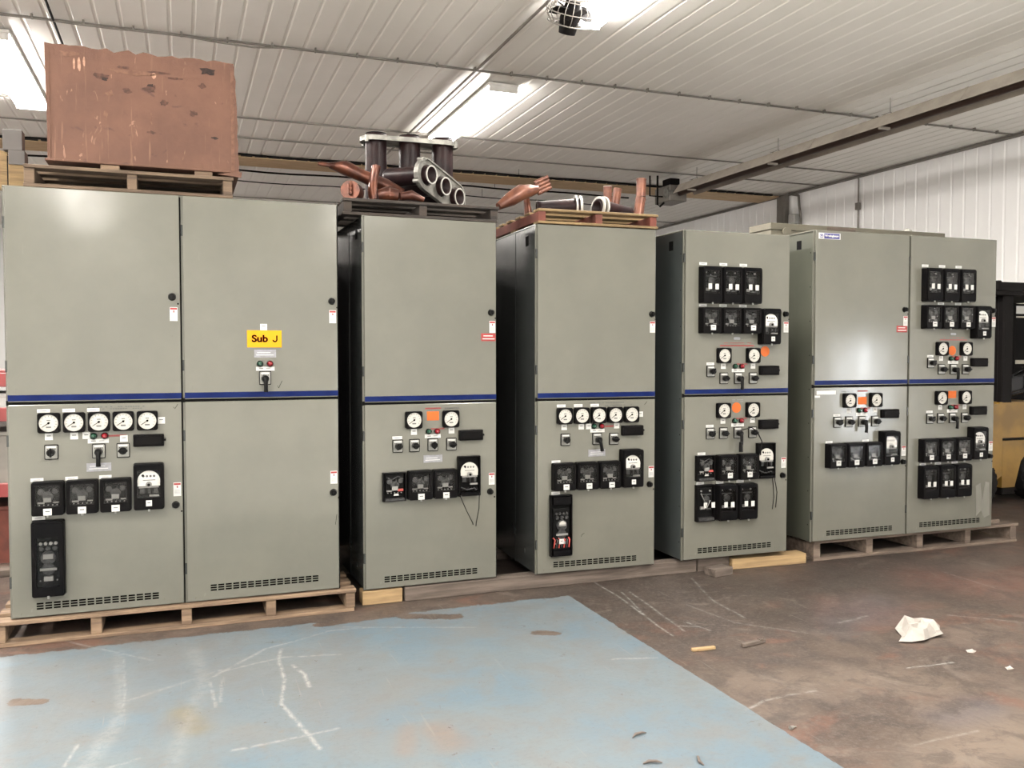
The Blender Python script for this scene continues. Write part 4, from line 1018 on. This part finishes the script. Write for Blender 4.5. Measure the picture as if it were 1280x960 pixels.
bushing('dark bushing lying on the yellowish pallet with its pale flange rings to the right', (2.64, 5.60, ZP+.088), (2.33, 5.68, ZP+.075))
bushing('dark bushing lying on the yellowish pallet with its pale flange rings to the left', (2.735, 5.56, ZP+.088), (3.02, 5.62, ZP+.062))

# copper parts
def copper(label, pts, rad, ry, fingers=None, mat='copper', name='copper_connector'):
    t = thing(name, label, 'copper connector', pts[0])
    o = Vector(pts[0])
    g = MB(); g.tube([Vector(p)-o for p in pts], rad, mat, 16, True, None, ry); build(g, 'arm', t)
    if fingers:
        e = Vector(fingers[0])-o; dr = Vector(fingers[1]).normalized(); sd = Vector(fingers[2]).normalized(); L = fingers[3]; w = fingers[4]
        for k in range(fingers[5]):
            off = sd*(k-(fingers[5]-1)/2)*w*1.45
            g = MB(); g.tube([e+off, e+off+dr*L*.5, e+off+dr*L], [w*.6, w*.62, w*.5], mat, 8, True, None, 1.6); build(g, 'contact_finger', t)
    return t
ZB = 2.4775
copper('long copper arm with tapered jaw pointing to the left off the dark pallet', [(.90, 5.66, 2.735), (.99, 5.62, 2.720), (1.10, 5.60, 2.672), (1.24, 5.58, 2.615), (1.34, 5.56, 2.555)], [.026, .056, .050, .062, .068], [.7, .85, .8, .75, .7],
       ((.92, 5.655, 2.735), (-1, .15, .12), (0, 1, .3), .09, .014, 3))
copper('upright flared copper piece standing at the front left of the dark pallet', [(1.125, 5.40, 2.482), (1.12, 5.41, 2.55), (1.135, 5.43, 2.63), (1.15, 5.44, 2.70)], [.052, .046, .036, .048], [.5, .6, .7, .6])
copper('round copper contact cluster with slots lying at the left end of the dark pallet', [(1.03, 5.52, 2.545), (.985, 5.42, 2.545)], [.062, .060], 1.0,
       ((.985, 5.42, 2.552), (-.1, -1, 0), (0, 0, 1), .03, .017, 3), 'copper')
copper('low copper contact block lying in the middle of the dark pallet', [(1.165, 5.42, 2.522), (1.22, 5.40, 2.532), (1.28, 5.39, 2.522)], [.044, .058, .046], .85,
       ((1.215, 5.365, 2.535), (.1, -1, 0), (0, 0, 1), .02, .012, 3), 'copper')
copper('small copper lug lying in front of the pale flange plate', [(1.28, 5.345, 2.512), (1.35, 5.345, 2.525), (1.43, 5.345, 2.500)], [.026, .034, .018], .9)
copper('copper jaw on the left of the yellowish pallet, its fingers raised to the right', [(1.96, 5.44, 2.505), (2.05, 5.45, 2.560), (2.13, 5.46, 2.612), (2.20, 5.46, 2.628), (2.245, 5.46, 2.640)], [.030, .056, .062, .050, .034], [.8, .85, .85, .8, .8],
       ((2.235, 5.46, 2.645), (.86, 0, .42), (-.3, 0, .9), .11, .016, 4), 'copper2')
copper('short copper stub leaning under the raised copper jaw', [(2.235, 5.60, 2.49), (2.225, 5.61, 2.60)], [.034, .026], .8, None, 'copper')
def cyl(label, a, b_, r, mat='copper2', hollow=True):
    t = thing('copper_cylinder', label, 'copper connector', a); a_, b2 = Vector(a), Vector(b_); d = b2-a_
    g = MB(); g.tube([(0, 0, 0), d*.9, d], [r, r, r*1.08], mat, 20); build(g, 'cylinder_body', t)
    if hollow:
        q = d.to_track_quat('Y', 'Z').to_matrix().to_4x4(); q.translation = d
        g = MB(); g.ringplate(circ(0, 0, r*1.02, 20), [circ(0, 0, r*.6, 20)], 0, .004, 'ring' if hollow == 2 else mat, q); build(g, 'rim', t)
cyl('shortest upright copper cylinder with a pale rim, behind the dark bushings', (2.945, 5.80, ZP+.002), (2.940, 5.80, 2.760), .032, hollow=2)
cyl('middle upright copper cylinder behind the dark bushings, without a pale rim', (3.04, 5.93, ZP+.002), (3.09, 5.93, 2.775), .032)
cyl('tall leaning copper cylinder, lower of the two stacked at the right end of the pallet', (2.985, 5.42, ZP+.010), (3.015, 5.44, 2.620), .036)
cyl('copper cylinder, upper of the two stacked at the right end of the pallet', (3.018, 5.44, 2.632), (3.025, 5.45, 2.755), .034)

# ------------------------------------------------------------------ forklift
t = thing('forklift', 'yellow forklift with black seat and overhead guard, cut off by the right edge', 'forklift', (7.15, 6.50, 0))
g = MB()
g.prism([(0.0, .30), (-.0, .95), (.12, 1.03), (.55, 1.03), (.60, .70), (.60, .30), (.45, .22), (.10, .22)], 0, 1.05, 'ochre'); build(g, 'counterweight', t)
g = MB(); g.prism([(.602, .68), (.56, 1.02), (.60, 1.045), (1.20, 1.045), (1.24, .98), (1.24, .68)], .03, 1.02, 'ochre'); build(g, 'engine_hood', t)
g = MB()
g.prism([(.602, .18), (.602, .66), (1.85, .66), (1.90, .40), (1.60, .40), (1.50, .58), (1.35, .66), (1.02, .60), (.86, .44), (.78, .18)], .0, 1.05, 'ochre')
g.box((.60, .0, .655), (1.9, 1.05, .675), 'darkmetal'); g.prism([(1.85, .40), (1.85, 1.15), (1.93, 1.2), (1.98, 1.2), (2.0, .40)], .02, 1.03, 'darkmetal'); g.box((.5, .1, .12), (1.9, .95, .30), 'darkmetal')
g.box((.62, .01, .10), (.80, 1.04, .20), 'darkmetal', .01)
build(g, 'chassis', t)
g = MB()
for yy in (.03, .95):
    g.box((.62, yy, 1.03), (.76, yy+.07, 2.14), 'darkmetal', .01); g.box((1.84, yy, 1.1), (1.92, yy+.07, 2.14), 'darkmetal', .01)
g.box((.50, .0, 2.12), (1.98, 1.05, 2.17), 'darkmetal', .01)
for k in range(8): g.box((.52, .04+k*.13, 2.17), (1.96, .08+k*.13, 2.26), 'darkmetal', .004)
g.box((.50, .0, 2.17), (.56, 1.05, 2.27), 'darkmetal', .01)
g.box((.64, .10, 1.05), (.70, .95, 2.12), 'darkmetal', .004)
build(g, 'overhead_guard', t)
g = MB(); mt = Matrix.Translation((.80, 0, 1.13)) @ Matrix.Rotation(R(-10), 4, 'Y')
g.box((-.11, .13, -.02), (.12, .78, .44), 'vinyl', .06, mt, 4); g.box((.0, .13, -.06), (.44, .78, .07), 'vinyl', .045, mt, 3)
g.box((-.05, .07, .0), (.28, .125, .16), 'vinyl', .025, mt, 3); g.box((-.05, .785, .0), (.28, .84, .16), 'vinyl', .025, mt, 3); build(g, 'seat', t)
g = MB(); g.tube([(.98, .06, 1.08), (.99, .05, 1.36), (1.08, .05, 1.30), (1.16, .06, 1.08)], .010, 'alu', 8); build(g, 'grab_rail', t)
g = MB(); mt = Matrix.Translation((1.55, .52, 1.28)) @ Matrix.Rotation(R(-35), 4, 'Y')
g.tube([(.17*math.cos(a*math.pi/12), .17*math.sin(a*math.pi/12), 0) for a in range(25)], .013, 'vinyl', 8, False, mt); g.box((-.16, -.015, -.012), (.16, .015, .006), 'vinyl', 0, mt)
g.tube([(0, 0, 0), (0, 0, -.35)], .025, 'darkmetal', 10, True, mt); build(g, 'steering_wheel', t)
for (xx, rr, w_) in ((.30, .235, .16), (1.20, .33, .20)):
    for yy in (-.02, 1.07-w_):
        g = MB(); n = 32; loop = [(yy, rr*.92), (yy+.03, rr), (yy+w_-.03, rr), (yy+w_, rr*.92), (yy+w_, rr*.55), (yy, rr*.55)]; vs = []
        for (y_, r_) in loop:
            for j in range(n): a = 2*math.pi*j/n; vs.append((xx+r_*math.cos(a), y_, rr+r_*math.sin(a)))
        m_ = len(loop); g.add(vs, [(i*n+j, i*n+(j+1) % n, ((i+1) % m_)*n+(j+1) % n, ((i+1) % m_)*n+j) for i in range(m_) for j in range(n)], 'rubber', False)
        for k in range(20):
            a = 2*math.pi*k/20; mt = Matrix.Translation((xx, 0, rr)) @ Matrix.Rotation(a, 4, 'Y'); g.box((rr-.02, yy+.01, -.02), (rr+.0, yy+w_-.01, .02), 'rubber', 0, mt)
        wh = build(g, 'wheel', t)
        g = MB(); g.tube([(xx, yy+.02, rr), (xx, yy+w_-.02, rr)], rr*.56, 'ochre', 20); g.tube([(xx, yy+.01, rr), (xx, yy+.03, rr)], rr*.2, 'darkmetal', 12); build(g, 'rim', wh)
g = MB()
for yy in (.22, .76):
    g.box((2.0, yy, .08), (2.10, yy+.08, 2.10), 'darkmetal', .01); g.box((2.10, yy, .04), (3.1, yy+.09, .07), 'darkmetal', .005); g.box((2.12, yy, .07), (2.15, yy+.09, .55), 'darkmetal')
for zz in (.3, 1.2, 2.0): g.box((2.01, .30, zz), (2.09, .76, zz+.08), 'darkmetal')
build(g, 'mast', t)
# beige cabinet beyond
t = thing('beige_cabinet', 'beige enamelled cabinet with black framed windows behind the forklift', 'cabinet', (9.70, 8.35, 0))
g = MB(); g.box((0, 0, 0), (1.1, .6, 2.22), 'beige', .008); build(g, 'body', t)
g = MB(); g.box((.20, -.02, 2.02), (.95, 0, 2.18), 'black', .004); g.box((.24, -.024, 2.05), (.6, -.019, 2.15), 'white'); build(g, 'header_panel', t)
for k in range(2):
    g = MB(); g.box((.22, -.015, .85+k*.60), (.95, 0, 1.40+k*.60), 'black', .004); build(g, 'window_panel', t)

# ------------------------------------------------------------------ goods seen past the far left edge
t = thing('storage_rack', 'red steel storage rack standing behind the leftmost cabinet', 'rack', (-2.75, 7.2, 0))
g = MB()
for xx in (0, 1.85):
    for yy in (0, .85): g.box((xx, yy, 0), (xx+.07, yy+.07, 1.9 if xx == 0 else 1.45), 'redpaint', .004)
build(g, 'upright', t)
for zz in (.50, 1.05, 1.30):
    g = MB(); g.box((.07, 0, zz), (1.85, .05, zz+.10), 'redpaint', .004); g.box((.07, .87, zz), (1.85, .92, zz+.10), 'redpaint', .004); build(g, 'beam', t)
    g = MB(); g.box((.07, .05, zz+.05), (1.85, .87, zz+.07), 'wood2'); build(g, 'shelf_panel', t)
def bin_(label, loc, w, d, h_, mat, cat='box'):
    t = thing('storage_box', label, cat, loc)
    g = MB(); g.box((0, 0, 0), (w, .015, h_), mat); g.box((0, d-.015, 0), (w, d, h_), mat); g.box((0, .015, 0), (.015, d-.015, h_), mat); g.box((w-.015, .015, 0), (w, d-.015, h_), mat); g.box((.015, .015, 0), (w-.015, d-.015, .015), mat); build(g, 'box_body', t)
    g = MB(); g.box((-.01, -.01, h_-.03), (w+.01, d+.01, h_), mat, .004); build(g, 'lid', t)
bin_('white box on the upper shelf of the red rack, past the far left edge', (-2.0, 7.28, 1.121), 1.0, .5, .13, 'white')
bin_('grey box on the lower shelf of the red rack', (-2.0, 7.28, .571), 1.0, .5, .40, 'conduit')
bin_('red box standing on the red rack top at the far left', (-1.9, 7.28, 1.371), .85, .5, .05, 'redpaint')
bin_('orange brown wooden box on the floor under the red rack', (-2.0, 7.30, 0.0), .95, .6, .42, 'redwood')
lump('timber_plank', 'grey plank lying on the floor behind the left end of the long pallet', 'timber', (0, 0, 0), (.7, .12, .05), 'wood2', (-1.75, 6.75, 0), 8)

# ------------------------------------------------------------------ litter on the floor
def sheet(label, name, cat, loc, poly, hgt, mat, seed, z=.002):
    rn = random.Random(seed); n = len(poly); cx = sum(p[0] for p in poly)/n; cy = sum(p[1] for p in poly)/n
    vs = []; rings = (1.0, .72, .42, 0.0)
    for k, s_ in enumerate(rings[:-1]):
        for (x, y) in poly: vs.append((cx+(x-cx)*s_, cy+(y-cy)*s_, z+(rn.uniform(0, hgt) if k else rn.uniform(0, hgt*.35))))
    vs.append((cx, cy, z+hgt*.8)); fs = []
    for k in range(2):
        for i in range(n): fs.append((k*n+i, k*n+(i+1) % n, (k+1)*n+(i+1) % n, (k+1)*n+i))
    for i in range(n): fs.append((2*n+i, 2*n+(i+1) % n, 3*n))
    m_ = len(vs); vs2 = vs+[(v[0], v[1], v[2]-.0015) for v in vs]; fs2 = fs+[tuple(m_+q for q in f[::-1]) for f in fs]+[(i, m_+i, m_+(i+1) % n, (i+1) % n) for i in range(n)]
    g = MB(); g.add(vs2, fs2, mat); return tag(build(g, name, None, loc), label, cat)
sheet('crumpled white paper lying on the bare brown floor', 'crumpled_paper', 'paper', (3.75, 3.64, 0),
      [(-.19, -.05), (-.10, .02), (-.05, .12), (.02, .16), (.05, .10), (.13, .10), (.18, .03), (.13, -.02), (.10, -.07), (.02, -.06), (-.06, -.10), (-.13, -.08)], .085, 'paper', 4)
sheet('tiny white paper scrap, nearer the crumpled paper', 'paper_scrap', 'paper', (3.80, 3.35, 0), [(-.03, -.01), (-.01, .02), (.03, .015), (.035, -.005), (.0, -.02)], .012, 'paper', 6)
sheet('tiny white paper scrap, nearer the right edge', 'paper_scrap', 'paper', (3.77, 3.10, 0), [(-.02, -.01), (-.005, .02), (.025, .012), (.02, -.012)], .01, 'paper', 8)
for (x, y, r_, lab) in ((1.71, 3.08, 20, 'dark curled scrap on the blue floor, farthest from the camera'), (1.82, 2.80, 80, 'dark curled scrap on the blue floor, rightmost'), (1.64, 2.85, -10, 'dark curled scrap on the blue floor, nearest the bottom edge')):
    g = MB(); g.tube([(-.035, 0, .004), (-.01, .008, .008), (.02, .0, .009), (.04, -.006, .004)], [.002, .006, .005, .002], 'leaf', 8)
    tag(build(g, 'dark_scrap', None, (x, y, 0), (0, 0, R(r_))), lab, 'scrap')
g = MB(); g.tube([(0, 0, .008), (.02, .004, .008)], [.010, .006], 'alu', 8); g.tube([(.02, .004, .008), (.035, .006, .006)], [.003, .003], 'alu', 6)
tag(build(g, 'bolt', None, (2.32, 2.91, 0)), 'small metal bolt on the floor by the blue paint edge', 'bolt')
g = MB(); g.box((0, 0, 0), (.135, .022, .016), 'wood3', .003); g.box((.03, -.004, .002), (.10, .0, .012), 'wood3')
tag(build(g, 'wood_stick', None, (2.455, 3.855, .001), (0, 0, R(-4))), 'short pale wood stick on the floor, left of the two', 'wood stick')
g = MB(); g.box((0, 0, 0), (.165, .024, .020), 'wood2', .003); g.box((.12, .0, .020), (.15, .020, .024), 'wood2')
tag(build(g, 'wood_stick', None, (2.74, 3.815, .001), (0, 0, R(10))), 'short brown wood stick on the floor, right of the two', 'wood stick')

GROUPS = {'switchgear_cabinet': 'grey switchgear cabinets in the row', 'strip_light': 'ceiling strip lights', 'copper_connector': 'copper connectors on the pallets', 'copper_cylinder': 'copper cylinders on the yellowish pallet',
 'bushing': 'bushings on the yellowish pallet', 'insulator_assembly': 'three tube insulator assemblies', 'wooden_pallet': 'wooden pallets', 'timber_beam': 'timbers under the cabinets', 'timber_block': 'timbers under the cabinets',
 'timber_plank': 'timbers under the cabinets', 'dark_scrap': 'dark scraps on the blue floor', 'wood_stick': 'wood sticks on the floor', 'paper_scrap': 'paper scraps on the floor', 'overhead_cable': 'cables across the room',
 'ceiling_conduit': 'conduits on the ceiling', 'wall_conduit': 'conduits on the right wall', 'storage_box': 'boxes on the red rack'}
for o in list(COL.objects):
    if o.parent is None and o.get('label'):
        k = o.name.split('.')[0]
        if k in GROUPS: o['group'] = GROUPS[k]

# ------------------------------------------------------------------ world, camera, view
w = bpy.data.worlds.new('world'); SC.world = w; w.use_nodes = True
w.node_tree.nodes['Background'].inputs[0].default_value = (.93, .96, 1.0, 1); w.node_tree.nodes['Background'].inputs[1].default_value = 34.0
cd = bpy.data.cameras.new('camera'); cd.sensor_width = 36; cd.lens = 36*1095/1280; cd.clip_end = 200
co = bpy.data.objects.new('camera', cd); COL.objects.link(co); co.location = (0, 0, 1.548); co.rotation_euler = (R(90-2.06), 0, R(-20.7)); SC.camera = co
SC.view_settings.view_transform = 'Standard'; SC.view_settings.look = 'None'; SC.view_settings.gamma = 1; SC.view_settings.use_curve_mapping = False
SC.view_settings.exposure = 0.0
